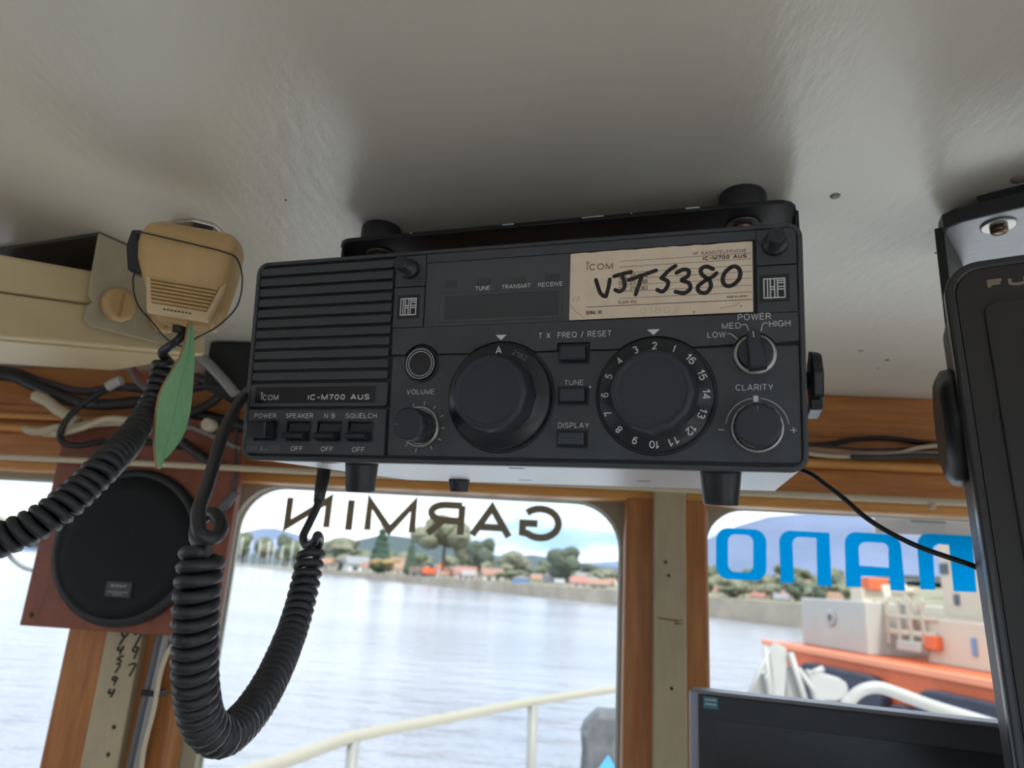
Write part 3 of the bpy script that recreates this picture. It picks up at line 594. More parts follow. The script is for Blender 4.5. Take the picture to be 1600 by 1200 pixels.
# ------------------------------------------------------------------ coiled cords
def coil(path, R0, r, pitch, seg=8, steps=14):
    P = spline(path, 40); L = [0]
    for a, b in zip(P, P[1:]): L.append(L[-1]+(b-a).length)
    T = L[-1]; out = []; i = 0; up = Vector((0, 1, 0)); th = 0.0; s = 0.0
    while s < T:
        while i < len(L)-2 and L[i+1] < s: i += 1
        f = (s-L[i])/max(1e-9, L[i+1]-L[i]); p = P[i].lerp(P[i+1], f); t = (P[i+1]-P[i]).normalized()
        up = (up-t*up.dot(t)).normalized(); b = t.cross(up)
        R = R0(s/T) if callable(R0) else R0
        out.append(p+up*R*math.cos(th)+b*R*math.sin(th))
        pt = pitch(s/T) if callable(pitch) else pitch
        th += 2*PI/steps; s += pt/steps
    return out
c1 = tag(empty('coiled_cord', at(507, 735, 0.50)), 'thick black coiled cord hanging in a U below the radio', 'cord')
def rel(o, pts): return [Vector(p)-o.location for p in pts]
cp = [at(*q) for q in ((487, 862, .462), (474, 925, .445), (455, 990, .420), (424, 1062, .380), (388, 1118, .345), (348, 1150, .315), (318, 1128, .300), (306, 1070, .290), (305, 1000, .285), (309, 920, .284), (318, 860, .287))]
cl = coil(cp, 0.0068, 0.0027, lambda u: 0.0068-0.0013*min(1, u*4))
MB().tube(rel(c1, cl), 0.0027, 8).build('coil', M_rub, c1)
MB().tube(rel(c1, [at(507, 728, .505), at(505, 745, .50), at(501, 765, .49), at(498, 784, .485)]), [0.0048, 0.0047, 0.0042, 0.0036], 14).build('strain_relief', M_rub, c1)
MB().tube(rel(c1, spline([at(500, 775, .487), at(494, 795, .483), at(482, 820, .475), at(474, 838, .470), at(478, 852, .464), at(490, 848, .458), at(496, 836, .456), at(500, 845, .466), cl[0]], 8)), 0.0027, 10).build('cord_end', M_rub, c1)
lp = [at(328+18*math.cos(math.radians(a)), 822+19*math.sin(math.radians(a)), d) for a, d in ((-60, .300), (0, .291), (45, .284), (90, .280), (135, .279), (175, .281))]
MB().tube(rel(c1, spline([cl[-1], at(306, 838, .296), at(312, 815, .302), at(326, 803, .303)]+lp+[at(311, 795, .288), at(322, 765, .300), at(334, 725, .32), at(344, 690, .335), at(358, 655, .36), at(378, 622, .39), at(396, 605, .42), at(402, 600, .455)], 10)), 0.0029, 10).build('cord_lead', M_rub, c1)

# ------------------------------------------------------------------ cream hand microphone on its ceiling hook
mc = at(293, 432, 0.47)
ax = (CAM @ Vector((1, 0, 0))); up_ = (CAM @ Vector((0, 1, 0))); fw = (CAM @ Vector((0, 0, -1)))
B = Matrix((ax, fw, up_)).transposed()                              # x right, y away, z up
mic_rot = B @ Matrix.Rotation(math.radians(9), 3, 'Y') @ Matrix.Rotation(math.radians(9), 3, 'Z') @ Matrix.Rotation(math.radians(-8), 3, 'X')
mic = tag(empty('hand_microphone', mc, mic_rot), 'yellowed cream hand microphone with ribbed grille hung from the ceiling', 'microphone')
def section(z, hw, y0, y1, xo=0.0, rr=0.35, n=28):
    cy, hy = (y0+y1)/2, (y1-y0)/2; out = []
    for k in range(n):
        t = 2*PI*k/n; c, s = math.cos(t), math.sin(t); e = rr
        out.append((xo+hw*math.copysign(abs(c)**e, c), cy+hy*math.copysign(abs(s)**e, s), z))
    return out
prof = [(-0.0335, 0.0160, -0.004, 0.010, .006), (-0.0325, 0.0180, -0.008, 0.013, .0055), (-0.020, 0.0225, -0.0125, 0.016, .0045), (-0.006, 0.0270, -0.0165, 0.018, .0022), (0.004, 0.0294, -0.0185, 0.019, .0008), (0.014, 0.0304, -0.0185, 0.020, 0), (0.022, 0.0304, -0.0165, 0.020, 0), (0.029, 0.0285, -0.0115, 0.018, 0), (0.0325, 0.0240, -0.006, 0.014, 0), (0.0335, 0.019, -0.002, 0.010, 0)]
mb = MB(); mb.bridge([section(*p) for p in prof]); body = mb.build('body', M_micb, mic)
# grille panel, sloping with the lower front
gr = Matrix.Translation((0.0030, -0.0150, -0.0130)) @ Matrix.Rotation(math.radians(-19), 4, 'X')
def gpart(name, mb, m, par): o = mb.build(name, m, par, 0.0005); o.matrix_local = gr; return o
def trap(w0, w1, h, x=0.0): return [(-w0+x*1.0, -h), (w0+x, -h), (w1, h), (-w1, h)]
mb = MB().prism(trap(0.0185, 0.0268, 0.0190, 0.0025), -0.0016, 0.003); gp = gpart('grille_frame', mb, M_micl, mic)
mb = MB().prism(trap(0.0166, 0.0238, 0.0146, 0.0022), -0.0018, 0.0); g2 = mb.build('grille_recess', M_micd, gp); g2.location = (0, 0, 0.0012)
for k in range(11):
    z = -0.0122+k*0.00268; u = (k+.5)/11; x0 = -(0.0166+0.0072*u)+0.0022*(1-u); x1 = (0.0166+0.0072*u)+0.0022*(1-u)
    MB().box(x0, x1, -0.0030, -0.0017, z-0.0008, z+0.0008).build('grille_bar', M_micb, gp, 0.0003)
for k in range(8): MB().box(-0.0065+k*0.0022, -0.0052+k*0.0022, -0.00185, -0.0015, -0.0170, -0.0160).build('print_mark', M_inkb, gp)
MB().prism([(-0.0300, 0.024), (-0.0372, 0.023), (-0.0385, 0.012), (-0.0345, -0.004), (-0.0240, -0.006)], -0.008, 0.007).build('push_to_talk_button', M_blk, mic, 0.0012)
MB().tube([(0, 0.003, -0.032), (0, 0.003, -0.038)], [0.0042, 0.0036], 12).build('cord_boot', M_rub, mic)
# thin black elastic looped round the microphone
loop = spline([(-0.0312, -0.012, 0.0190), (-0.028, -0.0196, 0.0190), (-0.012, -0.0202, 0.0182), (0.008, -0.0202, 0.0170), (0.024, -0.0200, 0.0158), (0.0322, -0.0150, 0.0140), (0.0350, -0.002, 0.004), (0.0345, 0.0, -0.014), (0.026, -0.003, -0.030), (0.014, -0.002, -0.040), (0.006, -0.002, -0.047), (-0.004, -0.003, -0.044), (-0.014, -0.004, -0.035), (-0.022, -0.014, -0.026), (-0.0290, -0.010, -0.010), (-0.0320, 0.002, 0.006), (-0.0312, -0.012, 0.0190)], 8)
band = tag(MB().tube(loop, 0.00055, 6).build('elastic_cord', M_blk), 'thin black elastic looped around the cream microphone', 'cord')
band.matrix_world = Matrix.Translation(mc) @ mic_rot.to_4x4()
# hook plate on the ceiling
hk = onZ(292, 348, ZC)
hook = tag(empty('microphone_hook', hk, Matrix.Rotation(-0.25, 3, 'Z')), 'small steel hook plate screwed to the ceiling above the cream microphone', 'hook')
MB().prism([(-0.020, -0.001), (-0.004, -0.006), (0.010, -0.005), (0.021, 0.006), (0.018, 0.020), (-0.016, 0.020)], -0.0025, 0.0, 'z').build('plate', M_steel, hook, 0.0003)
MB().prism([(-0.006, -0.002), (0.014, -0.002), (0.014, -0.012), (0.010, -0.024), (-0.002, -0.024), (-0.006, -0.012)], 0.010, 0.012).build('tongue', M_blkm, hook, 0.0003)
MB().lathe([(0.004, -0.0025), (0.0036, -0.004), (0.0015, -0.005)], (-0.006, 0.005, 0), 'z', 16).build('screw_head', M_steel, hook)
c2 = tag(empty('coiled_cord', at(290, 512, .472)), 'black coiled cord running from the cream microphone to the left edge', 'cord')
cp = [at(*q) for q in ((256, 562, .478), (246, 600, .478), (232, 640, .470), (205, 683, .440), (168, 724, .402), (128, 764, .386), (86, 800, .374), (38, 828, .366), (-20, 850, .360), (-90, 872, .355), (-180, 880, .35), (-290, 850, .35), (-400, 780, .36), (-480, 700, .38), (-540, 620, .40))]
cl = coil(cp, lambda u: 0.0040+0.0028*min(1, u*5), 0.0026, lambda u: 0.0059)
MB().tube(rel(c2, cl), 0.0029, 8).build('coil', M_rub, c2)
MB().tube(rel(c2, spline([at(297, 505, .474), at(291, 518, .472), at(276, 534, .468), at(258, 546, .474), at(254, 553, .476), cl[0]], 8)), 0.0031, 10).build('cord_lead', M_rub, c2)
# leaf-shaped tag
lf = tag(empty('leaf_tag', at(300, 505, .455)), 'long green leaf-shaped tag with brown edge hanging under the cream microphone', 'tag')
Lp = [(296, 504), (291, 535), (284, 556), (272, 576), (258, 597), (250, 618), (245, 645), (242, 675), (243, 705), (246, 730), (251, 733), (255, 721), (262, 714), (272, 703), (284, 686), (293, 665), (298, 640), (302, 605), (304, 570), (304, 540), (302, 512)]
cen = 272
def leafpt(px, py, dy=0.0, grow=0):
    bow = 0.006*((py-620)/115)**2-0.004*abs(px-(300-(py-505)*0.17))/30
    return at(px, py, 0.452+bow)-lf.location
front = [leafpt(*p) for p in Lp]; off = Vector((-0.0016, 0.0028, 0.0002))
back = [p+off for p in front]
# faces: strips across from left edge to right edge
nL = 11; left = front[:nL]; right = [front[-1]]+front[:nL-1:-1]
def strip(mb, A, Bm):
    n = 14
    def samp(Q, u):
        f = u*(len(Q)-1); i = min(int(f), len(Q)-2); return Q[i].lerp(Q[i+1], f-i)
    rows = []
    for k in range(n+1):
        a, b = samp(A, k/n), samp(Bm, k/n); row = []
        for j in range(5):
            p = a.lerp(b, j/4); p = p+Vector((0, 0.0011*(1-abs(j-2)/2)*math.sin(PI*k/n), 0)); row.append(p)
        rows.append(row)
    mb.bridge(rows, False, False, False, True); return rows
mb = MB(); rows = strip(mb, left, right); mb.build('leaf_face', M_leafg, lf)
mb = MB(); o2 = Vector((-0.0030, 0.0022, 0)); e = 0.00012
ed = [r[0] for r in rows]+[r[-1] for r in rows[::-1]]; nrm = Vector((0, e, 0))
nE = len(ed); mb.add([p+nrm for p in ed]+[p+o2 for p in ed], [(i, (i+1) % nE, nE+(i+1) % nE, nE+i) for i in range(nE)])
bk = [[p+o2 for p in r] for r in rows]; mb.bridge(bk, False, False, False, True); mb.build('leaf_edge', M_leafb, lf)
mr = [r[2]+Vector((0, -0.0002, 0)) for r in rows]; MB().tube(mr, 0.0003, 5).build('midrib', mat('pale_vein', (0.24, 0.48, 0.28), 0.5), lf)
for px, py, w in ((275, 656, 5), (280, 654, 4), (273, 662, 4), (280, 661, 5), (276, 667, 6), (283, 664, 3), (272, 670, 3)):
    a, b = leafpt(px-w/2, py+1), leafpt(px+w/2, py-1)
    MB().tube([a+Vector((0, -0.0006, 0)), (a+b)/2+Vector((0, -0.0006, 0.0006)), b+Vector((0, -0.0006, 0))], 0.00032, 5).build('stamp_mark', mat('stamp_ink', (0.045, 0.10, 0.06), 0.6), lf)

# ------------------------------------------------------------------ cream set on the left with its bracket
th = math.radians(26); aA = Vector((math.sin(th), math.cos(th), 0)); nA = Vector((aA.y, -aA.x, 0))
c0 = onZ(155, 362, ZC)
tl = math.radians(12.5)
bx = (aA*math.cos(tl)+Vector((0, 0, 1))*math.sin(tl)); bz = (Vector((0, 0, 1))*math.cos(tl)-aA*math.sin(tl))
Bm = Matrix((bx, -nA, bz)).transposed()       # x along the case, y into the case (away), z up
o0 = c0-nA*0.004; o0.z = 0.150
box = tag(empty('cream_equipment_case', o0, Bm), 'long cream metal equipment case clamped under the ceiling at left', 'case')
MB().box(-0.16, 0.114, 0, 0.140, 0.0, 0.0305).build('lower_cover', M_box, box, 0.002)
MB().box(-0.16, 0.112, 0.0005, 0.140, 0.0315, 0.0580).build('upper_cover', M_box, box, 0.003)
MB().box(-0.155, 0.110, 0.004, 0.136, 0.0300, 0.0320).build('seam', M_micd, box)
MB().box(-0.15, 0.10, 0.012, 0.128, -0.0015, 0.0).build('bottom_plate', M_box, box, 0.0004)
br2 = tag(empty('case_bracket', c0, Matrix((aA, -nA, Vector((0, 0, 1)))).transposed()), 'cream painted bracket with two round knobs holding the cream case', 'bracket')
arm = MB().prism([(0.0, -0.0015), (0.0775, -0.0015), (0.0885, -0.062), (0.0775, -0.0690), (0.010, -0.0745), (0.0035, -0.072), (0.0035, -0.0600), (0.0070, -0.0560), (0.0025, -0.0520)], -0.0012, 0.0012).build('arm', M_plate, br2, 0.0004)
MB().prism([(0, 0), (0.0775, 0), (0.0775, 0.150), (-0.028, 0.150)], -0.003, -0.0004, 'z').build('top_plate', M_boxd, br2, 0.0004)
MB().prism([(0.0, -0.0015), (0.0775, -0.0015), (0.0885, -0.062), (0.0775, -0.0690), (0.010, -0.0745), (0.0035, -0.072)], 0.1465, 0.149).build('arm', M_plate, br2, 0.0004)
for s_, z in ((0.0225, -0.0535), (0.0610, -0.0500)):
    kb = MB().lathe([(0.0065, -0.0012), (0.0065, -0.004), (0.0128, -0.0045), (0.0130, -0.0090), (0.0120, -0.0108), (0.0085, -0.0115)], (s_, 0, z), 'y', 40, lobes=10, amp=0.03).build('clamp_knob', M_micb, br2)
    MB().box(s_-0.0009, s_+0.0009, -0.0128, -0.0112, z-0.0100, z+0.0100).build('knob_ridge', mat('ridge_cream', (0.42, 0.27, 0.12), 0.5), kb, 0.0003)

# black box tucked behind the radio's left side
p0 = onY(327, 532, 0.72); p1 = onY(440, 612, 0.72)
db = tag(empty('black_equipment_box', (p0.x, 0.72, p1.z)), 'black equipment box tucked behind the left side of the radio', 'box')
w_, h_ = p1.x-p0.x, p0.z-p1.z
MB().box(0, w_, 0, 0.07, 0, h_).build('body', mat('matt_black_case', (0.012, 0.013, 0.014), 0.6), db, 0.004)
MB().box(0.02, w_-0.02, 0.02, 0.05, h_, ZC-p1.z).build('hanger', M_blkm, db)
MB().box(0.008, w_-0.008, -0.0015, 0, 0.008, h_-0.012).build('cover_plate', mat('matt_black_case', (0.012, 0.013, 0.014), 0.6), db, 0.0004)

# ------------------------------------------------------------------ loudspeaker on its board
YS = 0.806
bl, br_ = onY(30, 977, YS), onY(322, 988, YS)
spk = tag(empty('loudspeaker', (bl.x, YS, bl.z)), 'round black loudspeaker on a square mahogany board at the left post', 'loudspeaker')
wS = 0.232; hS = 0.236
MB().box(0, wS, 0, 0.012, 0, hS).build('board', M_spk, spk, 0.001)
sc_ = onY(192, 853, YS-0.012)-Vector((bl.x, YS-0.012, bl.z)); rS = (onY(308, 853, YS-0.012).x-onY(76, 850, YS-0.012).x)/2
MB().lathe([(rS, 0.0), (rS, -0.005), (rS-0.002, -0.009), (rS-0.007, -0.0105), (rS-0.009, -0.009)], (sc_.x, 0, sc_.z), 'y', 64).build('rim', M_rim, spk)
gl = MB().lathe([(rS-0.0085, -0.009), (rS*0.7, -0.0125), (rS*0.35, -0.0145), (0.002, -0.015)], (sc_.x, 0, sc_.z), 'y', 64).build('grille', M_cloth, spk)
bp_ = onY(185, 921, YS-0.015)-Vector((bl.x, YS-0.015, bl.z))
bd = MB().box(bp_.x-0.0150, bp_.x+0.0150, -0.0155, -0.009, bp_.z-0.0085, bp_.z+0.0085).build('badge', M_badge, spk, 0.0006)
text('SONY', bp_.x-0.0095, bp_.x+0.0095, bp_.z+0.0022, bp_.z+0.0055, -0.0156, mat('badge_silver', (0.42, 0.42, 0.43), 0.4), bd, bold=0.04)
for z, w in ((-0.0030, 0.0115), (-0.0056, 0.0055)): MB().box(bp_.x-w, bp_.x+w, -0.0158, -0.0155, bp_.z+z-0.0007, bp_.z+z+0.0007).build('print_line', mat('badge_print', (0.22, 0.22, 0.23), 0.5), bd)
for x, z in ((0.012, 0.012), (wS-0.012, 0.012)): MB().lathe([(0.003, 0), (0.002, -0.001)], (x, 0, z), 'y', 12).build('screw_head', mat('rust', (0.05, 0.025, 0.015), 0.8), spk)

# ------------------------------------------------------------------ loose cables
def cable(pts, r, m, label, n=8):
    P = spline([at(*q) if len(q) == 3 else onY(q[0], q[1], q[3]) for q in pts], n); o = empty('x', P[0]); loc = o.location.copy(); bpy.data.objects.remove(o)
    ob = MB().tube([p-loc for p in P], r, 8).build('cable', m); ob.location = loc
    return tag(ob, label, 'cable', None)
Wc = lambda *q: [(x, y, 0, Y) for x, y, Y in q]
M_cb = mat('black_cable', (0.015, 0.014, 0.016), 0.45); M_cg = mat('grey_cable', (0.22, 0.20, 0.20), 0.45); M_cw = mat('cream_cable', (0.62, 0.52, 0.36), 0.5); M_cp = mat('purple_brown_cable', (0.055, 0.035, 0.045), 0.45); M_cr = mat('dull_red_cable', (0.25, 0.05, 0.06), 0.45); M_tape = mat('cable_tie_white', (0.55, 0.53, 0.50), 0.5)
cable(Wc((-420, 570, .83), (-200, 560, .83), (-40, 583, .82), (20, 588, .82), (60, 606, .82), (110, 626, .81), (170, 632, .80), (240, 628, .80), (320, 650, .80), (390, 668, .80)), 0.0075, M_cb, 'thick black cable sagging across the left beam from the left edge')
cable(Wc((-420, 550, .84), (-200, 545, .84), (-40, 572, .83), (20, 580, .83), (70, 598, .83), (130, 612, .82), (190, 604, .82), (260, 612, .81), (330, 600, .81), (390, 575, .81)), 0.0055, M_cp, 'purplish cable lying above the thick black one on the left beam')
cable(Wc((40, 670, .83), (44, 672, .80), (62, 674, .80), (90, 668, .80), (130, 664, .80), (180, 660, .80), (240, 662, .805), (300, 668, .81)), 0.0048, M_cw, 'lower cream cable coming out of the left beam')
cable(Wc((70, 678, .83), (95, 677, .79), (130, 668, .785), (165, 655, .785), (200, 656, .785), (240, 660, .81), (300, 658, .82)), 0.0040, M_rod, 'upper cream cable crossing the left beam beside the loop')
cable(Wc((190, 600, .80), (160, 612, .79), (128, 632, .785), (105, 655, .78), (94, 678, .78), (100, 692, .78), (125, 696, .79), (160, 690, .80), (220, 690, .80), (300, 700, .80)), 0.0038, M_cb, 'black cable looping down to the top of the loudspeaker board')
cable(Wc((55, 618, .80), (75, 628, .80), (90, 640, .80), (108, 650, .80), (122, 660, .80)), 0.0070, M_rod, 'short taped cream connector among the cables on the left beam')
cable(Wc((168, 605, .79), (180, 598, .79), (190, 594, .79)), 0.0062, M_tape, 'white tape end on a black cable left of the coiled cord')
cable(Wc((190, 556, .74), (205, 580, .77), (215, 597, .79), (232, 612, .80), (240, 630, .80)), 0.0030, M_cg, 'grey wire dropping behind the cream case')
cable(Wc((196, 556, .74), (208, 572, .76), (222, 590, .78), (240, 600, .79)), 0.0022, M_cr, 'dull red wire dropping behind the cream case')
cable(Wc((300, 548, .70), (325, 568, .71), (348, 592, .715), (368, 616, .72)), 0.0058, mat('grey_sheath', (0.30, 0.29, 0.28), 0.35, metal=0.3), 'grey sheathed cable running down from behind the microphone')
cable(Wc((305, 590, .80), (335, 600, .79), (345, 615, .79), (325, 632, .79), (295, 645, .79), (270, 650, .80)), 0.0055, M_cb, 'black cable curling behind the green leaf tag')
cable(Wc((285, 690, .79), (305, 706, .79), (330, 722, .79), (345, 730, .80)), 0.0055, M_cb, 'black cable end slanting down to the cream rod')
pinkw = cable(Wc((255, 640, .80), (285, 655, .79), (305, 658, .79), (325, 662, .785)), 0.0018, M_cr, 'thin pink wire leading to the cream cap by the leaf tag')
cable(Wc((255, 655, .80), (300, 668, .79), (340, 685, .79), (375, 702, .80)), 0.0028, M_cg, 'thin grey wire under the cream cap by the leaf tag')
cable(Wc((386, 540, .80), (378, 590, .80), (372, 640, .80), (369, 690, .798), (368, 740, .797), (362, 775, .80)), 0.0024, M_cp, 'thin brown wire running down the edge of the loudspeaker board')
cable(Wc((368, 768, .80), (352, 790, .80), (340, 805, .81), (330, 830, .82)), 0.0058, M_conduit, 'short dark cable at the right edge of the loudspeaker board')
cap_ = onY(327, 664, .785); tag(MB().lathe([(0.0055, -0.008), (0.0075, -0.006), (0.0080, 0.006), (0.007, 0.008)], (0, 0, 0), 'y', 20).build('cable_cap', M_rod, pinkw), None, None).location = cap_-pinkw.location
# conduits down the left post
for (a, b, m, r, lb) in ((252, 992, M_conduit, 0.0085, 'dark conduit running down the left post beside the cream batten'), (262, 992, mat('grey_sheath', (0.30, 0.29, 0.28), 0.35, metal=0.3), 0.0038, 'grey cable clipped to the dark conduit on the left post')):
    pa = onY(a, b, YW-0.018); P = [Vector((pa.x+0.004*math.sin(k*0.7), YW-0.018 if r > .005 else YW-0.026, 0.08-0.05*k)) for k in range(11)]
    loc = P[0].copy(); o = MB().tube([p-loc for p in P], r, 10).build('cable', m); o.location = loc; tag(o, lb, 'cable')
cable(Wc((300, 985, .825), (268, 1010, .825), (254, 1040, .825), (247, 1070, .825), (240, 1110, .825), (225, 1170, .825), (218, 1230, .825)), 0.0026, M_cw, 'cream cable curving onto the left post behind the coiled cord')
tie = onY(240, 1083, YW-0.027); tag(MB().box(-0.013, 0.011, -0.006, 0.012, -0.003, 0.003).build('cable_tie', M_blk, None, 0.001), 'black cable tie around the cables on the left post', 'cable tie').location = tie
cable(Wc((8, 858, .90), (22, 876, .91), (40, 888, .92), (62, 893, .93)), 0.0030, mat('white_cable', (0.70, 0.70, 0.68), 0.5), 'white cable curving past the left window')
# wires on the shelf of the beam at right
for i, (pts, r, m, lb) in enumerate((
    ([(1240, 694), (1290, 694), (1340, 686), (1390, 685), (1440, 691), (1500, 700)], 0.0030, M_cb, 'black wire arching along the right beam shelf'),
    ([(1240, 694), (1290, 698), (1340, 703), (1400, 703), (1460, 698), (1500, 698)], 0.0026, M_cp, 'purplish wire on the right beam shelf'),
    ([(1240, 698), (1275, 704), (1320, 708), (1380, 708), (1430, 707), (1500, 709)], 0.0026, mat('pink_grey_cable', (0.40, 0.28, 0.24), 0.5), 'pinkish grey wire on the right beam shelf'),
    ([(1240, 704), (1275, 710), (1310, 713), (1350, 712), (1400, 709), (1440, 699), (1500, 694)], 0.0026, M_cw, 'cream wire on the right beam shelf'),
    ([(1330, 714), (1380, 714), (1420, 712), (1450, 712), (1500, 715)], 0.0030, mat('green_black_cable', (0.03, 0.045, 0.045), 0.5), 'dark green wire along the front of the right beam shelf'))):
    cable([(x, y, 0, YW-0.006-0.004*i) for x, y in pts], r, m, lb)
cable([(1225, 728, .50), (1262, 738, .47), (1290, 757, .46), (1320, 780, .45), (1352, 808, .44), (1390, 832, .43), (1440, 856, .42), (1512, 881, .40), (1560, 900, .40)], 0.00165, M_cb, 'thin black wire from the back of the radio to the plotter', 10)

# ------------------------------------------------------------------ chart plotter at the right edge
fy = math.radians(-22)
fp = onY(1478, 452, 0.36)
plo = tag(empty('chart_plotter', (fp.x-0.002, 0.358, fp.z), Matrix.Rotation(fy, 3, 'Z') @ Matrix.Rotation(math.radians(-1.5), 3, 'Y')), 'black chart plotter with dark screen hanging at the right edge', 'chart plotter')
PW, PH = 0.25, 0.30          # origin = top left corner of the face, x right, z up
zt = 0.0125
MB().prism(rrect(0.004, PW-0.004, -PH+0.004, zt-0.004, 0.014, 6), 0.008, 0.075).build('housing', M_furf, plo, 0.002)
mb = MB(); ring_prism(mb, rrect(0, PW, -PH, zt, 0.017, 8), rrect(0.005, PW-0.005, -PH+0.005, zt-0.005, 0.013, 8), -0.0005, 0.010); mb.build('bezel', M_fured, plo, 0.0016)
fc = MB().prism(rrect(0.005, PW-0.005, -PH+0.005, zt-0.005, 0.013, 8), 0.0, 0.012).build('face', M_furf, plo)
mb = MB(); ring_prism(mb, rrect(0.0155, PW-0.0155, -PH+0.022, zt-0.024, 0.006, 5), rrect(0.031, PW-0.031, -PH+0.040, zt-0.036, 0.003, 5), -0.0016, 0.001); mb.build('screen_frame', M_furf, plo, 0.0008)
MB().box(0.031, PW-0.031, -0.0004, 0.001, -PH+0.040, zt-0.036).build('screen', M_scr, plo)
text('FURUNO', 0.0190, 0.0760, zt-0.0165, zt-0.0115, -0.00003, M_furt, fc, weight=0.15, space=0.9)
MB().lathe([(0.008, 0.002), (0.008, -0.001), (0.030, -0.001), (0.032, -0.003), (0.031, -0.008), (0.026, -0.011)], (0.004, 0.042, -0.066), 'x', 48, lobes=10, amp=0.02).build('clamp_knob', M_rub, plo)
pb = tag(empty('plotter_bracket', (0.2215, 0.412, 0.2290), Matrix.Rotation(math.radians(-36), 3, 'Z')), 'grey metal ceiling bracket above the chart plotter', 'bracket')
pl = MB().prism([(0.012, -0.004), (0.16, -0.004), (0.16, 0.075), (0.0, 0.075), (0.0, 0.008), (0.0035, -0.0005)], -0.0015, 0.0015, 'z').build('plate', M_alu, pb, 0.0004)
mb = MB().prism([(0.010, -0.0065), (0.16, -0.0065), (0.16, -0.0042), (0.0122, -0.0042), (0.0037, -0.0007), (-0.0002, 0.008), (-0.0002, 0.075), (-0.0025, 0.075), (-0.0025, 0.0075), (0.0015, -0.0028)], -0.006, 0.0035, 'z'); mb.build('edge_trim', M_rub, pb, 0.0004)
MB().box(-0.0045, 0.0006, 0.004, 0.070, -0.115, -0.0015).build('arm', M_blkm, pb, 0.0004)
wsh = onZ(1560, 352, 0.2272)-Vector((0.2215, 0.412, 0.2290)); wsh = Matrix.Rotation(math.radians(36), 3, 'Z') @ wsh
w = MB().lathe([(0.0095, -0.0015), (0.0095, -0.0028), (0.0088, -0.0030)], (wsh.x, wsh.y, 0), 'z', 32).build('washer', mat('bright_washer', (0.75, 0.73, 0.68), 0.3, metal=0.5), pb)
sh = MB().lathe([(0.0048, -0.0030), (0.0048, -0.0060), (0.0038, -0.0072), (0.001, -0.0075)], (wsh.x, wsh.y, 0), 'z', 20).build('screw_head', mat('bronze_screw', (0.22, 0.14, 0.10), 0.3, metal=0.8), w)
MB().box(wsh.x-0.0028, wsh.x+0.0028, wsh.y-0.0005, wsh.y+0.0005, -0.0078, -0.0070).build('screw_slot', M_blk, sh) if False else None
MB().box(0.02, 0.15, 0.0, 0.07, 0.0015, ZC-0.2290).build('packing_block', M_rub, pb)

# ------------------------------------------------------------------ monitor on the dash
mp_ = onY(1075, 1078, 0.60)
mo = tag(empty('computer_monitor', mp_, Matrix.Rotation(math.radians(-17), 3, 'Z')), 'dark computer monitor with silver left edge on the dashboard', 'monitor')
MW, MH = 0.36, 0.24
MB().box(0, MW, 0.004, 0.028, -MH, 0).build('housing', M_silver, mo, 0.002)
MB().box(0.0075, MW-0.0075, 0.0, 0.006, -MH+0.002, -0.0022).build('bezel', M_monb, mo, 0.0008)
MB().box(0.0205, MW-0.0205, -0.0006, 0.0004, -MH+0.03, -0.0185).build('screen', mat('monitor_screen', (0.012, 0.013, 0.015), 0.22), mo)
bg_ = MB().box(0.0115, 0.0225, -0.0009, 0.0, -0.0115, -0.0030).build('sticker', mat('teal_sticker', (0.05, 0.16, 0.22), 0.4), mo)
for z in (-0.0052, -0.0083): MB().box(0.0128, 0.0212, -0.0011, -0.0008, z-0.0008, z+0.0008).build('sticker_print', mat('sticker_print', (0.30, 0.42, 0.46), 0.5), bg_)
MB().box(MW/2-0.03, MW/2+0.03, 0.028, 0.045, -0.66-mp_.z+0.008, -MH+0.08).build('stand', M_monb, mo, 0.002)
MB().lathe([(0.09, -0.66-mp_.z+0.0), (0.088, -0.66-mp_.z+0.008), (0.03, -0.66-mp_.z+0.012)], (MW/2, 0.036, 0), 'z', 32).build('base', M_monb, mo)

# ------------------------------------------------------------------ lettering on the window glass, seen from inside
YD = YO1-0.0006
def decal(name, label, letters, m):
    e = tag(empty(name, (letters[0][1].x, YD, letters[0][1].z)), label, 'sign')
    for ch, a, b in letters:
        l = text(ch, a.x-e.location.x, b.x-e.location.x, b.z-e.location.z, a.z-e.location.z, 0, m, e, 'letter', mirror=True, thick=0.0003, weight=0.098)
        l['label'] = 'mirrored letter '+ch
    return e
G = [('N', (450, 772), (514, 830)), ('I', (540, 775), (554, 835)), ('M', (574, 778), (648, 838)), ('R', (667, 782), (724, 842)), ('A', (736, 786), (800, 845)), ('G', (813, 788), (877, 848))]
decal('window_lettering', 'dark olive mirrored lettering across the top of the middle window', [(c, onY(*a, YD), onY(*b, YD)) for c, a, b in G], M_gold)
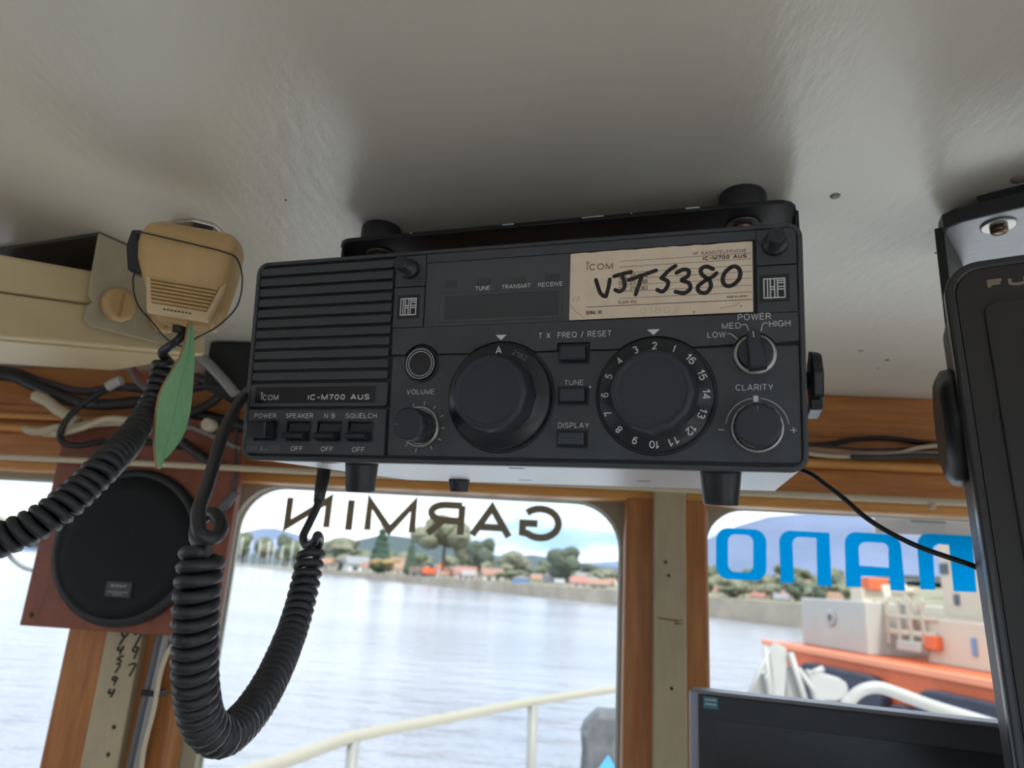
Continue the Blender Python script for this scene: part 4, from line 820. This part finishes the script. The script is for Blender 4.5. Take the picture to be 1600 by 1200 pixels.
# the four rounded blue letters of the right-hand window, in strokes of their own outline
bl_ = tag(empty('window_lettering', (0.17, YD, 0.04)), 'big sky-blue rounded mirrored lettering on the right-hand window', 'sign')
def bpoly(name, outer, inner=None):
    conv = lambda P: [((lambda q: (q.x-bl_.location.x, q.z-bl_.location.z))(onY(1060+x/3.2, 720+y/3.2, YD))) for x, y in P]
    mb = MB()
    if inner: ring_prism(mb, conv(outer), conv(inner), -0.0003, 0.0); o = mb.build('letter', M_blue, bl_)
    else:
        P = conv(outer); bm = bmesh.new(); f = bm.faces.new([bm.verts.new((x, 0, z)) for x, z in P])
        r = bmesh.ops.extrude_face_region(bm, geom=[f]); bmesh.ops.translate(bm, verts=[g for g in r['geom'] if isinstance(g, bmesh.types.BMVert)], vec=(0, -0.0003, 0))
        bmesh.ops.triangulate(bm, faces=[q for q in bm.faces if len(q.verts) > 4]); bmesh.ops.recalc_face_normals(bm, faces=bm.faces[:])
        me = bpy.data.meshes.new('letter'); bm.to_mesh(me); bm.free(); me.materials.append(M_blue); o = link('letter', me, bl_)
    o['label'] = 'mirrored letter '+name
def skew(pts, x0, y0): return [(x, y+(x-x0)*0.058) for x, y in pts]
def arc(cx, cy, r, a0, a1, n=7): return [(cx+r*math.cos(math.radians(a0+(a1-a0)*k/n)), cy+r*math.sin(math.radians(a0+(a1-a0)*k/n))) for k in range(n+1)]
def rr2(x0, x1, y0, y1, r): return arc(x1-r, y1-r, r, 0, 90)+arc(x0+r, y1-r, r, 90, 180)+arc(x0+r, y0+r, r, 180, 270)+arc(x1-r, y0+r, r, 270, 360)
bpoly('O', skew(rr2(188, 440, 332, 588, 62), 188, 0), skew(rr2(248, 374, 362, 550, 36), 188, 0))
bpoly('N', skew([(512, 608)]+arc(562, 404, 58, 180, 270)+[(755, 345), (766, 612), (695, 612), (690, 375)]+arc(608, 412, 38, 270, 180)+[(578, 606)], 500, 0))
bpoly('A', skew([(838, 626), (832, 420)]+arc(888, 410, 56, 180, 270)+[(1040, 352)]+arc(1052, 418, 62, 270, 360)+[(1132, 634), (1060, 634), (1054, 566), (912, 566), (914, 626)], 838, 0) if False else
      skew([(838, 630), (832, 420)]+arc(888, 410, 56, 180, 270)+[(1040, 354)]+arc(1050, 420, 64, 270, 360)+[(1134, 634), (1062, 634), (1056, 565), (1052, 520), (1050, 440)]+arc(1020, 430, 30, 0, -90)+[(940, 400)]+arc(934, 436, 34, 270, 180)+[(905, 520), (1052, 522), (1056, 565), (912, 570), (914, 628)], 838, 0))
bpoly('M', skew([(1210, 642), (1194, 430)]+arc(1248, 412, 52, 180, 270)+[(1470, 360), (1490, 640), (1376, 642), (1352, 412), (1300, 410)]+arc(1298, 440, 26, 270, 180)+[(1284, 640)], 1194, 0))

# added pinkish panel across the top of the right window, outside the glass
va, vb = onY(1365, 790, 0.95), onY(1620, 846, 0.95)
vis = tag(MB().box(0, vb.x-va.x, 0, 0.012, vb.z-va.z, 0.03).build('pinkish_panel', M_pinkpanel, None, 0.002), 'pinkish grey panel outside the top of the right window', 'visor'); vis.location = va
vs1 = onY(1450, 810, 0.949)-va; MB().box(vs1.x-0.021, vs1.x+0.021, -0.001, 0.0, vs1.z-0.005, vs1.z+0.004).build('stain', mat('panel_label', (0.30, 0.27, 0.27), 0.6), vis)  # small grey sticker on the panel

# ------------------------------------------------------------------ outside: foredeck, water, shore
ZW = -2.9
def make_water():
    m = bpy.data.materials.new('harbour_water'); m.use_nodes = True; t = m.node_tree; b = t.nodes['Principled BSDF']
    b.inputs['Base Color'].default_value = (0.50, 0.54, 0.60, 1); b.inputs['Roughness'].default_value = 0.16; b.inputs['IOR'].default_value = 1.5
    co = N(t, 'ShaderNodeTexCoord'); m1 = N(t, 'ShaderNodeMapping'); m1.inputs['Scale'].default_value = (0.45, 1.3, 1)
    n1 = N(t, 'ShaderNodeTexNoise', Scale=0.9, Detail=5.0, Roughness=0.55); n2 = N(t, 'ShaderNodeTexNoise', Scale=0.06, Detail=3.0)
    bp = N(t, 'ShaderNodeBump', Strength=0.55, Distance=0.32)
    rp = N(t, 'ShaderNodeValToRGB'); rp.color_ramp.elements[0].position = 0.35; rp.color_ramp.elements[1].position = 0.65
    rp.color_ramp.elements[0].color = (0.20, 0.21, 0.245, 1); rp.color_ramp.elements[1].color = (0.30, 0.31, 0.34, 1)
    t.links.new(co.outputs['Object'], m1.inputs[0]); t.links.new(m1.outputs[0], n1.inputs['Vector']); t.links.new(m1.outputs[0], n2.inputs['Vector'])
    t.links.new(n1.outputs[0], bp.inputs['Height']); t.links.new(bp.outputs[0], b.inputs['Normal'])
    t.links.new(n2.outputs[0], rp.inputs[0]); t.links.new(rp.outputs[0], b.inputs['Base Color'])
    return m
wat = MB().add([(-9000, -9000, ZW), (9000, -9000, ZW), (9000, 9000, ZW), (-9000, 9000, ZW)], [(0, 1, 2, 3)]).build('water', make_water())
tag(wat, 'pale grey-blue rippled harbour water', 'water', kind='stuff')
# own foredeck: hull top with bow to the right of centre
ZD = -H0
bow = [(-1.9, YB-3.0), (-1.9, 2.0), (-1.45, 4.2), (-0.4, 6.0), (0.9, 7.4), (1.5, 7.5), (2.2, 6.4), (2.9, 4.2), (3.2, 2.0), (3.2, YB-3.0)]
struct(MB().prism(bow, ZW-0.3, ZD-0.055, 'z').build('foredeck', M_deck))
rl_pts = [onZ(x, y, -0.80) for x, y in ((-60, 1330), (420, 1197), (550, 1152), (700, 1122), (835, 1096), (968, 1076))]
rl_pts.append(rl_pts[-1]+Vector((0.30, 0.28, -0.02))); rl_pts.append(rl_pts[-1]+Vector((0.10, 0.08, -0.30)))
rail = tag(empty('handrail', (rl_pts[1].x, rl_pts[1].y, ZD)), 'cream pipe handrail around the foredeck outside the middle window', 'railing')
MB().tube(rel(rail, spline(rl_pts, 6)), 0.030, 12).build('top_rail', M_rail, rail)
for px, py in ((553, 1152), (833, 1097), (282, 1240)):
    p = onZ(px, py, -0.80); MB().tube([Vector((p.x, p.y, -0.81))-rail.location, Vector((p.x+0.02, p.y, ZD-0.05))-rail.location], 0.036 if px > 600 else 0.030, 10).build('stanchion', mat('grey_stanchion', (0.25, 0.25, 0.235), 0.45), rail)
# white curved pipe in front of the right window
pp = [onY(x, y, 2.6) for x, y in ((1318, 1200), (1320, 1112), (1330, 1092), (1348, 1078), (1372, 1074), (1400, 1082), (1460, 1104), (1545, 1130), (1640, 1162), (1760, 1205))]
tag(MB().tube(rel(type('o', (), {'location': pp[0]}), spline(pp, 8)), 0.019, 12).build('bent_pipe_rail', M_wht), 'white bent pipe rail close outside the right window', 'railing').location = pp[0]
# covered deck gear beside the middle post
q0 = onY(905, 1240, 2.2); q1 = onY(1000, 1112, 2.2); sx, sz = q1.x-q0.x, q1.z-q0.z
gear = tag(empty('covered_deck_gear', (q0.x, 2.2, q0.z)), 'mottled dark grey covered deck gear left of the middle post', 'deck gear')
mb = MB(); lp = []
for y in (0, 0.02, 0.10, 0.12):
    g = 0.0 if y in (0.02, 0.10) else 0.012
    lp.append([(x, y, z) for x, z in [(g, g), (sx-g, g), (sx-g, sz+0.01-g), (sx*.72, sz-g+0.008), (sx*.60, sz-0.012-g), (sx*.30, sz-0.010-g), (0.012+g, sz-0.045-g), (g, sz-0.075), (0.006+g, sz*0.42)]])
mb.bridge(lp, smooth=False); mb.build('cover', mat('mottled_grey_cover', (0.16, 0.165, 0.175), 0.7, vscale=22, col2=(0.075, 0.08, 0.09)), gear, 0.006)
MB().prism([(sx*.28, sz*.27), (sx*.47, sz*.47), (sx*.72, sz*.20), (sx*.5, sz*.1)], -0.002, 0.002).build('blue_patch', mat('light_blue_patch', (0.10, 0.42, 0.75), 0.6), gear)
# bow fittings: white anchor frame and roller plate, seen through the right window
YA = 6.2
bf = tag(empty('bow_anchor_frame', onY(1215, 1130, YA)), 'white anchor frame with struts and rounded plate on the bow', 'anchor frame')
def B3(x, y): return onY(1060+x/3.2, 920+y/3.2, YA)-bf.location
for a, b, r in (((432, 290), (475, 640), .022), ((560, 320), (660, 640), .024), ((600, 400), (790, 660), .022), ((455, 300), (340, 560), .016), ((430, 440), (445, 445), .02)):
    MB().tube([B3(*a), B3(*b)], r, 10).build('strut', M_wht, bf)
pl = [B3(*p) for p in ((490, 272), (545, 300), (552, 340), (530, 640), (480, 640), (470, 420), (455, 320))]
MB().prism([(p.x, p.z) for p in pl], 0.02, 0.09).build('mast_plate', M_wht, bf, 0.01)
pl = [B3(*p) for p in ((640, 405), (700, 415), (800, 445), (838, 470), (848, 505), (835, 540), (790, 562), (740, 560), (680, 560))]
MB().prism([(p.x, p.z) for p in pl], -0.02, 0.07).build('rounded_plate', M_wht, bf, 0.015)
MB().box(-0.15, 0.55, -0.05, 0.12, ZD-0.055-bf.location.z, B3(500, 630).z).build('pedestal', M_wht, bf, 0.01)
MB().tube([B3(660, 425), B3(725, 398)], 0.024, 10).build('pin', M_wht, bf)
pl = [B3(*p) for p in ((340, 560), (400, 430), (440, 430), (470, 640), (330, 640))]
MB().prism([(p.x, p.z) for p in pl], 0.05, 0.08).build('side_plate', mat('grey_stanchion', (0.25, 0.25, 0.235), 0.45), bf, 0.006)
pl = [B3(*p) for p in ((570, 380), (640, 560), (640, 640), (550, 640), (545, 420))]
MB().prism([(p.x, p.z) for p in pl], 0.04, 0.08).build('side_plate', mat('grey_stanchion', (0.25, 0.25, 0.235), 0.45), bf, 0.006)

# ------------------------------------------------------------------ orange work boat moored ahead on the right
M_or = mat('orange_hull_paint', (0.62, 0.125, 0.040), 0.45, var=0.12, vscale=1.5); M_nav = mat('dark_navy_fender', (0.035, 0.038, 0.060), 0.7, var=0.2, vscale=3)
M_cr2 = mat('cream_superstructure', (0.56, 0.49, 0.38), 0.5, var=0.05, vscale=1); M_gr2 = mat('pale_grey_cabin', (0.40, 0.41, 0.375), 0.5, var=0.06, vscale=1); M_win = mat('dark_window', (0.05, 0.07, 0.10), 0.15)
hA = onZ(1196, 1001, -1.28); hB = onZ(1500, 1056, -1.28)
hd = Vector((hB.x-hA.x, hB.y-hA.y, 0)); hl = hd.length; hd.normalize(); hn = Vector((-hd.y, hd.x, 0))
if hn.y < 0: hn = -hn
wb_ = tag(empty('work_boat', (hA.x, hA.y, ZW), Matrix((hd, hn, Vector((0, 0, 1)))).transposed()), 'orange-hulled work boat with cream deckhouse beyond the right window', 'boat')
def boatxy(px, py, yl):    # local x, z on the plane y = yl of the boat
    d = ray(px, py); o = Vector((hA.x, hA.y, 0))+hn*yl; s = o.dot(hn)/d.dot(hn); p = d*s
    return (p-o).dot(hd), p.z-ZW
top = 1.62; LH = hl*2.6
hull = [(0, 0.3, top), (0.5, 0, top), (LH, 0, top), (LH, 5, top), (0.5, 5, top), (0, 4.6, top)]
mb = MB(); lo = [(x+(0.5 if x < .4 else 0), y+(0.25 if y < 2 else -.25), -0.4) for x, y, z in hull]
mb.bridge([lo, [(x, y, 1.02) for x, y, z in hull], hull], smooth=False); mb.build('hull', M_or, wb_)
MB().box(-0.05, LH, -0.10, 0.04, top-0.12, top+0.03).build('rubbing_strake', mat('pale_orange_strake', (0.85, 0.30, 0.16), 0.5), wb_, 0.02)
for x0, x1, z0, z1 in ((boatxy(1255, 1030, -.1)[0], boatxy(1385, 1070, -.1)[0], 0.0, 1.30), (boatxy(1395, 1070, -.1)[0], boatxy(1432, 1090, -.1)[0], 0.15, 0.85), (boatxy(1440, 1090, -.1)[0], boatxy(1640, 1100, -.1)[0], 0.0, 1.28)):
    MB().prism(rrect(x0, x1, z0, z1, min(0.45, (z1-z0)*.4), 6), -0.30, 0.0).build('fender', M_nav, wb_, 0.05)
gx0, gz0 = boatxy(1264, 1003, 1.0); gx1, gz1 = boatxy(1362, 940, 1.0)
cab = MB().box(gx0, gx1, 0.8, 3.2, top, gz1).build('cabin', M_gr2, wb_, 0.04)
px_, pz_ = boatxy(1299, 965, 0.8); MB().lathe([(0.22, 0), (0.22, -0.04), (0.15, -0.05)], (px_, 0.8, pz_), 'y', 24).build('porthole_ring', M_wht, cab); MB().lathe([(0.10, -0.05), (0.08, -0.06)], (px_, 0.8, pz_), 'y', 16).build('porthole', M_win, cab)
cx0, _ = boatxy(1362, 1000, 1.4); cx1, cz1 = boatxy(1530, 980, 1.4)
dh = MB().box(cx0+(cx1-cx0)*.55, cx1+6, 1.4, 4.2, top, boatxy(1500, 970, 1.4)[1]).build('deckhouse', M_cr2, wb_, 0.04)
def bbox_(name, ax_, ay_, bx_, by_, yl, dpt, m, par=None):
    a = boatxy(ax_, ay_, yl); b = boatxy(bx_, by_, yl)
    return MB().box(min(a[0], b[0]), max(a[0], b[0]), yl, yl+dpt, min(a[1], b[1]), max(a[1], b[1])).build(name, m, par or wb_, 0.02)
w1 = bbox_('wheelhouse', 1462, 830, 1600, 972, 1.7, 2.2, M_cr2)
bbox_('window', 1466, 880, 1480, 897, 1.66, 0.05, M_win, w1); bbox_('window', 1488, 928, 1498, 946, 1.66, 0.05, M_win, w1); bbox_('window', 1505, 880, 1520, 897, 1.66, 0.05, M_win, w1)
bbox_('window', 1515, 996, 1526, 1026, 1.36, 0.05, mat('blue_window', (0.15, 0.26, 0.42), 0.3), dh)
bbox_('mast_house', 1328, 918, 1352, 1000, 1.8, 0.8, M_cr2); bbox_('funnel_cap', 1344, 902, 1358, 921, 1.9, 0.6, M_or)
for a in (1366, 1384, 1402, 1420, 1440): bbox_('rail_post', a, 935, a+2, 1005, 1.3, 0.05, M_cr2)
for z in (938, 962, 986): bbox_('rail_bar', 1362, z, 1460, z+3, 1.3, 0.05, M_cr2)
for x0, y0, x1, y1 in ((1382, 915, 1408, 1010), (1408, 912, 1450, 990), (1395, 925, 1432, 925), (1440, 945, 1400, 1015)):
    a, b = boatxy(x0, y0, 1.9), boatxy(x1, y1, 1.9); MB().tube([(a[0], 1.9, a[1]), (b[0], 1.9, b[1])], 0.09, 8).build('crane_strut', M_cr2, wb_)
bbox_('winch', 1442, 992, 1462, 1016, 1.2, 0.6, M_or); bbox_('bulkhead', 1362, 960, 1440, 1012, 2.2, 0.1, mat('tan_bulkhead', (0.62, 0.50, 0.36), 0.6))
bbox_('deck_locker', 1400, 1000, 1436, 1020, 1.1, 0.5, M_gr2)

# ------------------------------------------------------------------ far shore
SH = [Vector((-3800, 4200, 0)), Vector((-760, 1500, 0)), Vector((-370, 836, 0)), Vector((7.5, 121, 0)), Vector((23, 74, 0)), Vector((80, 50, 0)), Vector((600, 40, 0))]
def shore_dist(p):
    best = 1e9
    for a, b in zip(SH, SH[1:]):
        d = b-a; t = max(0, min(1, (p-a).dot(d)/d.dot(d))); best = min(best, (p-(a+d*t)).length)
    return best
def land_h(d): return ZW+2.3+min(d, 60)*0.02+max(0, d-60)*0.045 if d > 0 else ZW
M_land = mat('shore_grass_and_scrub', (0.16, 0.17, 0.09), 0.9, vscale=0.03, col2=(0.28, 0.25, 0.17)); M_wall = mat('stone_seawall', (0.38, 0.325, 0.255), 0.9, var=0.25, vscale=0.2)
def inl(i):
    a, b = SH[max(i-1, 0)], SH[min(i+1, len(SH)-1)]; d = (b-a).normalized(); return Vector((-d.y, d.x, 0))
mb = MB(); rows = []
SHs = []
for a, b in zip(SH, SH[1:]):
    for k in range(6): SHs.append(a.lerp(b, k/6))
SHs.append(SH[-1])
rows = []
for i, p in enumerate(SHs):
    a, b = SHs[max(i-1, 0)], SHs[min(i+1, len(SHs)-1)]; d = (b-a).normalized(); n = Vector((-d.y, d.x, 0)); n = (n*0.5+Vector((0.55, 0.83, 0))*0.5).normalized()
    rows.append([Vector((p.x, p.y, ZW+2.3))]+[Vector((p.x, p.y, 0))+n*w+Vector((0, 0, land_h(w*0.8)+2*noise.noise((p+n*w)*0.01))) for w in (25, 60, 120, 220, 400, 800, 1500)])
mb.bridge(rows, False, False, False, True); struct(mb.build('ground_far_shore', M_land))
mb = MB(); wl = [[Vector((p.x, p.y, z)) for z in (ZW-0.5, ZW+2.3)] for p in SHs]; mb.bridge(wl, False, False, False, False)
bk = [[p+Vector((0.8, 0.8, 0)) for p in r] for r in wl]; mb.bridge(bk, False, False, False, False)
struct(mb.build('seawall', M_wall))
def shore_at(px):
    """distance from the viewer at which column px meets the shoreline, and the horizontal direction"""
    r = ray(px, 905+(px-800)*0.06); d = Vector((r.x, r.y, 0)).normalized(); best = None
    for a, b in zip(SH, SH[1:]):
        e = b-a; den = d.x*e.y-d.y*e.x
        if abs(den) < 1e-9: continue
        s = (a.x*e.y-a.y*e.x)/den; t = (a.x*d.y-a.y*d.x)/den
        if s > 0 and 0 <= t <= 1 and (best is None or s < best): best = s
    return best or 900, d
def spot(px, dr):
    s, d = shore_at(px); p = d*(s+dr*s); h = land_h(shore_dist(p)) ; return Vector((p.x, p.y, h-0.3)), s*(1+dr)
def px_size(n, dist): return n*dist/1080.0
# trees
def blob_mesh(name, seed, parts, m):
    bm = bmesh.new(); rnd = random.Random(seed)
    for (x, y, z, r, sz) in parts:
        t = bmesh.ops.create_icosphere(bm, subdivisions=2, radius=1.0)
        for v in t['verts']:
            k = 1+0.35*noise.noise(v.co*2.1+Vector((seed, x*9, z*7)))
            v.co = Vector((x+v.co.x*r*k, y+v.co.y*r*k, z+v.co.z*r*sz*k))
    me = bpy.data.meshes.new(name); bm.to_mesh(me); bm.free(); me.materials.append(m)
    for p in me.polygons: p.use_smooth = False
    return me
rnd = random.Random(11)
def broad(seed):
    r = random.Random(seed); return [(r.uniform(-.28, .28), r.uniform(-.2, .2), r.uniform(.38, .85), r.uniform(.16, .27), .8) for _ in range(9)]
CR = {'broad': [blob_mesh('crown', s, broad(s), mat('tree_green_%d' % s, c, 0.9, var=0.3, vscale=3)) for s, c in ((1, (0.11, 0.13, 0.075)), (2, (0.165, 0.17, 0.115)), (3, (0.075, 0.095, 0.065)), (4, (0.26, 0.19, 0.07)))],  # broadleaf greens greyed and paled to carry distance haze
      'conifer': [blob_mesh('crown', s, [(0, 0, .18+.115*k, .30*(1-k/8.2), .55) for k in range(8)], mat('conifer_green_%d' % s, c, 0.9, var=0.3, vscale=3)) for s, c in ((5, (0.035, 0.065, 0.040)), (6, (0.05, 0.08, 0.045)))]}
tm = MB().tube([(0, 0, -.05), (0.01, 0, .25), (0, .01, .55)], [.035, .028, .012], 7)
tr0 = tm.build('trunk', mat('tree_bark', (0.10, 0.07, 0.05), 0.9)); trunk_me = tr0.data; bpy.data.objects.remove(tr0)
TAKEN = []
def free(px, dr, wpx):
    p, dist = spot(px, dr); r = px_size(wpx, dist)*0.68
    if any((p-q).length < r+rq for q, rq in TAKEN): return False
    TAKEN.append((p, r)); return True
def scatter(n, x0, x1, d0, d1, w0, w1, fn):
    k = t = 0
    while k < n and t < 4000:
        t += 1; px, dr, w = rnd.uniform(x0, x1), d0+(d1-d0)*rnd.random()**1.6, rnd.uniform(w0, w1)
        if free(px, dr, w): fn(px, dr, w); k += 1
def tree(px, dr, hpx, wpx, kind, var, label, group=None):
    p, dist = spot(px, dr); h = px_size(hpx, dist); w = px_size(wpx, dist)
    e = empty('conifer_tree' if kind == 'conifer' else 'broadleaf_tree', p); e.scale = (w/0.62, w/0.62, h); e.rotation_euler.z = rnd.uniform(0, 6.28)
    link('crown', CR[kind][var], e); link('trunk', trunk_me, e)
    tag(e, label, 'tree', group)
tree(592, .10, 80, 34, 'conifer', 0, 'tall dark pointed conifer on the far shore below the second mirrored letter from left'.replace('below the second mirrored letter from left', 'left of the big grey-green tree'))
tree(640, .10, 56, 22, 'conifer', 1, 'narrow dark conifer on the far shore just left of the big grey-green tree')
tree(690, .12, 100, 62, 'broad', 1, 'biggest grey-green tree on the far shore behind the orange machine')
tree(750, .15, 62, 34, 'broad', 2, 'dark rounded tree on the far shore right of the big grey-green tree')
tree(880, .14, 58, 44, 'broad', 2, 'dark green tree on the far shore toward the middle post')
tree(800, .20, 50, 40, 'broad', 1, 'olive tree between the houses in the middle of the far shore')
tree(530, .10, 52, 52, 'broad', 1, 'wide grey-green tree on the far shore right of the hanging cord')
tree(600, .06, 24, 32, 'broad', 3, 'low golden bush near the far waterline left of the orange machine')
tree(800, .09, 20, 34, 'broad', 0, 'low green bush over the blue shed at the far waterline')
# houses
def house_mesh():
    a = MB().box(-.5, .5, -.4, .4, -.4, .55); b = MB()
    b.add([(-.56, -.48, .52), (.56, -.48, .52), (.56, .48, .52), (-.56, .48, .52), (-.56, 0, 1.0), (.56, 0, 1.0)], [(0, 1, 5, 4), (3, 4, 5, 2), (0, 4, 3), (1, 2, 5), (0, 3, 2, 1)])
    w = MB().box(-.32, -.12, -.42, -.39, .12, .36); return a, b, w
HM = []
for wc, rc in (((.52, .49, .43), (.30, .165, .12)), ((.55, .54, .52), (.24, .245, .26)), ((.46, .39, .32), (.32, .19, .13)), ((.42, .39, .36), (.30, .29, .29)), ((.52, .41, .37), (.34, .16, .125))):
    a, b, w = house_mesh(); i = len(HM)
    t = [a.build('walls', mat('house_wall_%d' % i, wc, .8)), b.build('roof', mat('house_roof_%d' % i, rc, .8)), w.build('window', M_win)]; HM.append([o.data for o in t])
    for o in t: bpy.data.objects.remove(o)
def house(px, dr, wpx, hpx, var, label, group=None):
    p, dist = spot(px, dr); e = empty('house', p); w = px_size(wpx, dist); h = px_size(hpx, dist); e.scale = (w, w, h); e.rotation_euler.z = -math.atan2(p.x, p.y)+rnd.uniform(-.4, .4)
    wl_ = link('walls', HM[var][0], e); link('roof', HM[var][1], e); link('window', HM[var][2], e); o = link('window', HM[var][2], e); o.location.x = .42
    tag(e, label, 'house', group)
house(560, .12, 38, 22, 1, 'long white waterfront building left of the tall conifer')
house(618, .26, 30, 24, 0, 'cream house between the two dark conifers')
house(655, .05, 26, 14, 2, 'tan shed behind the orange machine on the shore')
house(730, .065, 26, 20, 4, 'pink-walled house right of the big grey-green tree')
house(768, .07, 30, 20, 0, 'cream house with red roof near the middle of the far shore')
house(905, .06, 26, 16, 4, 'reddish shed on the waterfront right of the dark green tree')
house(940, .05, 30, 16, 2, 'tan waterfront shed nearest the middle post')
for x_, d_, w_ in ((592, .10, 34), (640, .10, 22), (690, .12, 62), (750, .15, 34), (880, .14, 44), (800, .20, 40), (530, .10, 52), (560, .12, 38), (618, .26, 30), (655, .05, 26), (730, .065, 26), (768, .07, 30), (905, .06, 26), (940, .05, 30), (815, .04, 30), (672, .045, 34), (600, .06, 34), (800, .09, 34)): free(x_, d_, w_*.8)
TL = ['dark green', 'grey-green', 'deep green', 'golden']; HL = ['cream house with red roof', 'white house with grey roof', 'tan house with brown-red roof', 'grey-brown house with grey roof', 'pink house with red roof']
def T(where, grp, h0, h1):
    def f(px, dr, w): v = rnd.choice((0, 0, 1, 1, 2)); tree(px, dr, rnd.uniform(h0, h1), w, 'broad', v, 'small '+TL[v]+' tree '+where, grp)
    return f
def Hh(where, grp):
    def f(px, dr, w): v = rnd.randrange(5); house(px, dr, w, rnd.uniform(11, 18), v, 'small distant '+HL[v]+' '+where, grp)
    return f
scatter(12, 366, 480, .08, .5, 16, 26, T('in the hazy row beyond the moored yachts', 'trees beyond the yachts', 30, 46))
scatter(10, -60, 110, .08, .5, 20, 34, T('on the far shore in the left window', 'trees in the left window', 28, 48))
scatter(64, 490, 975, .04, 1.2, 12, 24, Hh('on the slope in the middle window', 'houses on the far slope'))
scatter(50, 490, 975, .08, 1.4, 14, 26, T('among the houses in the middle window', 'trees among the far houses', 20, 36))
scatter(40, 1105, 1330, .05, 2.2, 14, 26, Hh('on the hillside left of the work boat', 'hillside houses in the right window'))
scatter(60, 1105, 1330, .05, 2.4, 14, 30, T('on the hillside left of the work boat', 'hillside trees in the right window', 20, 36))
# named waterfront things
p, dist = spot(672, .045); s = px_size(1, dist)
dg = tag(empty('digger', p), 'orange digger standing on the far shore', 'digger')
MB().box(-11*s, 8*s, -5*s, 5*s, 5*s, 14*s).build('body', M_or, dg, s); MB().box(-10*s, 8*s, -6*s, 6*s, 0, 5*s).build('tracks', M_nav, dg, s); MB().tube([(6*s, 0, 12*s), (14*s, 0, 20*s), (17*s, 0, 8*s)], 2*s, 8).build('arm', M_or, dg); MB().box(-2*s, 5*s, -4*s, 4*s, 14*s, 20*s).build('cab', M_win, dg, s)
p, dist = spot(815, .04); s = px_size(1, dist)
sh_ = tag(empty('boat_shed', p), 'blue shed at the far waterline below the low green bush', 'shed')
MB().box(-13*s, 13*s, -6*s, 6*s, -3*s, 9*s).build('walls', mat('blue_shed_paint', (0.10, 0.22, 0.45), .7), sh_); MB().prism([(-15*s, 8*s), (15*s, 8*s), (0, 14*s)], -7*s, 7*s).build('roof', mat('house_roof_3', (.42, .40, .40), .8), sh_)
# yachts at their moorings on the left
for i, px in enumerate((372, 388, 401, 415, 424, 437, 452, 466)):
    s, d = shore_at(px); dist = s*(0.80+0.03*(i % 3)); p = d*dist; k = px_size(1, dist)
    y = tag(empty('moored_yacht', (p.x, p.y, ZW)), 'small white yacht with bare mast moored beyond the hanging cord', 'yacht', 'yachts moored in the middle window'); y.rotation_euler.z = rnd.uniform(-.4, .4)
    h = MB(); h.bridge([[(-7*k, -1.5*k, -1*k), (5*k, -1.5*k, -1*k), (8*k, 0, -1*k), (5*k, 1.5*k, -1*k), (-7*k, 1.5*k, -1*k)], [(-8*k, -2.2*k, 3*k), (6*k, -2.2*k, 3*k), (11*k, 0, 3.4*k), (6*k, 2.2*k, 3*k), (-8*k, 2.2*k, 3*k)]], smooth=False); h.build('hull', M_wht, y)
    MB().box(-4*k, 3*k, -1.4*k, 1.4*k, 3*k, 4.6*k).build('cabin', M_wht, y); MB().tube([(1*k, 0, 2*k), (1*k, 0, rnd.uniform(34, 44)*k)], .55*k, 6).build('mast', mat('mast_alloy', (.7, .7, .7), .4), y)
# hills and mountain
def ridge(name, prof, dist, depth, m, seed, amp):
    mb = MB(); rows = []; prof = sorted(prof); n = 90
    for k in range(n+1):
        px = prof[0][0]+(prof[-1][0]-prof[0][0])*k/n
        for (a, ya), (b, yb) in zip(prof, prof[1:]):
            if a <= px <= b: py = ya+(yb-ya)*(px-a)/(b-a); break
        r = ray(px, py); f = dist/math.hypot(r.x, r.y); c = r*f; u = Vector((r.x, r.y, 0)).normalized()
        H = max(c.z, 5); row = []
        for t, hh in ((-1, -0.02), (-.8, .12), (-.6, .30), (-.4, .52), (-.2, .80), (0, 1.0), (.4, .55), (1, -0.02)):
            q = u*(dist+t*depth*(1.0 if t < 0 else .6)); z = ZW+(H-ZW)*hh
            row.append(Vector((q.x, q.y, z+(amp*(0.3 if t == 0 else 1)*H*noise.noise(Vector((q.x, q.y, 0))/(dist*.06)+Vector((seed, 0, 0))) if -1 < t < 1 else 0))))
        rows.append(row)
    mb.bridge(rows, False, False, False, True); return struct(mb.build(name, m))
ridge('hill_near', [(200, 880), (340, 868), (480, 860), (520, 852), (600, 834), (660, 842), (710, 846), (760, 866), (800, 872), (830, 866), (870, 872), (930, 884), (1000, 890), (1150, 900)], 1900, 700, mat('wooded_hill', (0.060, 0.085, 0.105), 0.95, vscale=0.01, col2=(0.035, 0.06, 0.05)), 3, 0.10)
ridge('mountain', [(-200, 838), (0, 830), (200, 842), (360, 836), (420, 822), (520, 850), (700, 870), (900, 880), (1040, 872), (1100, 845), (1150, 822), (1200, 808), (1260, 802), (1330, 803), (1400, 812), (1500, 836), (1640, 860), (1900, 900)], 5200, 1800, mat('mountain_haze_blue', (0.15, 0.19, 0.30), 0.95, vscale=0.002, col2=(0.11, 0.15, 0.24)), 8, 0.06)  # distance haze is put into the mountain's blue base colour

# everything above is written relative to the eye: lift it so that the cabin floor is z = 0
for o in list(bpy.data.objects):
    if o.parent is None and o not in (cam, sun): o.location.z += H0
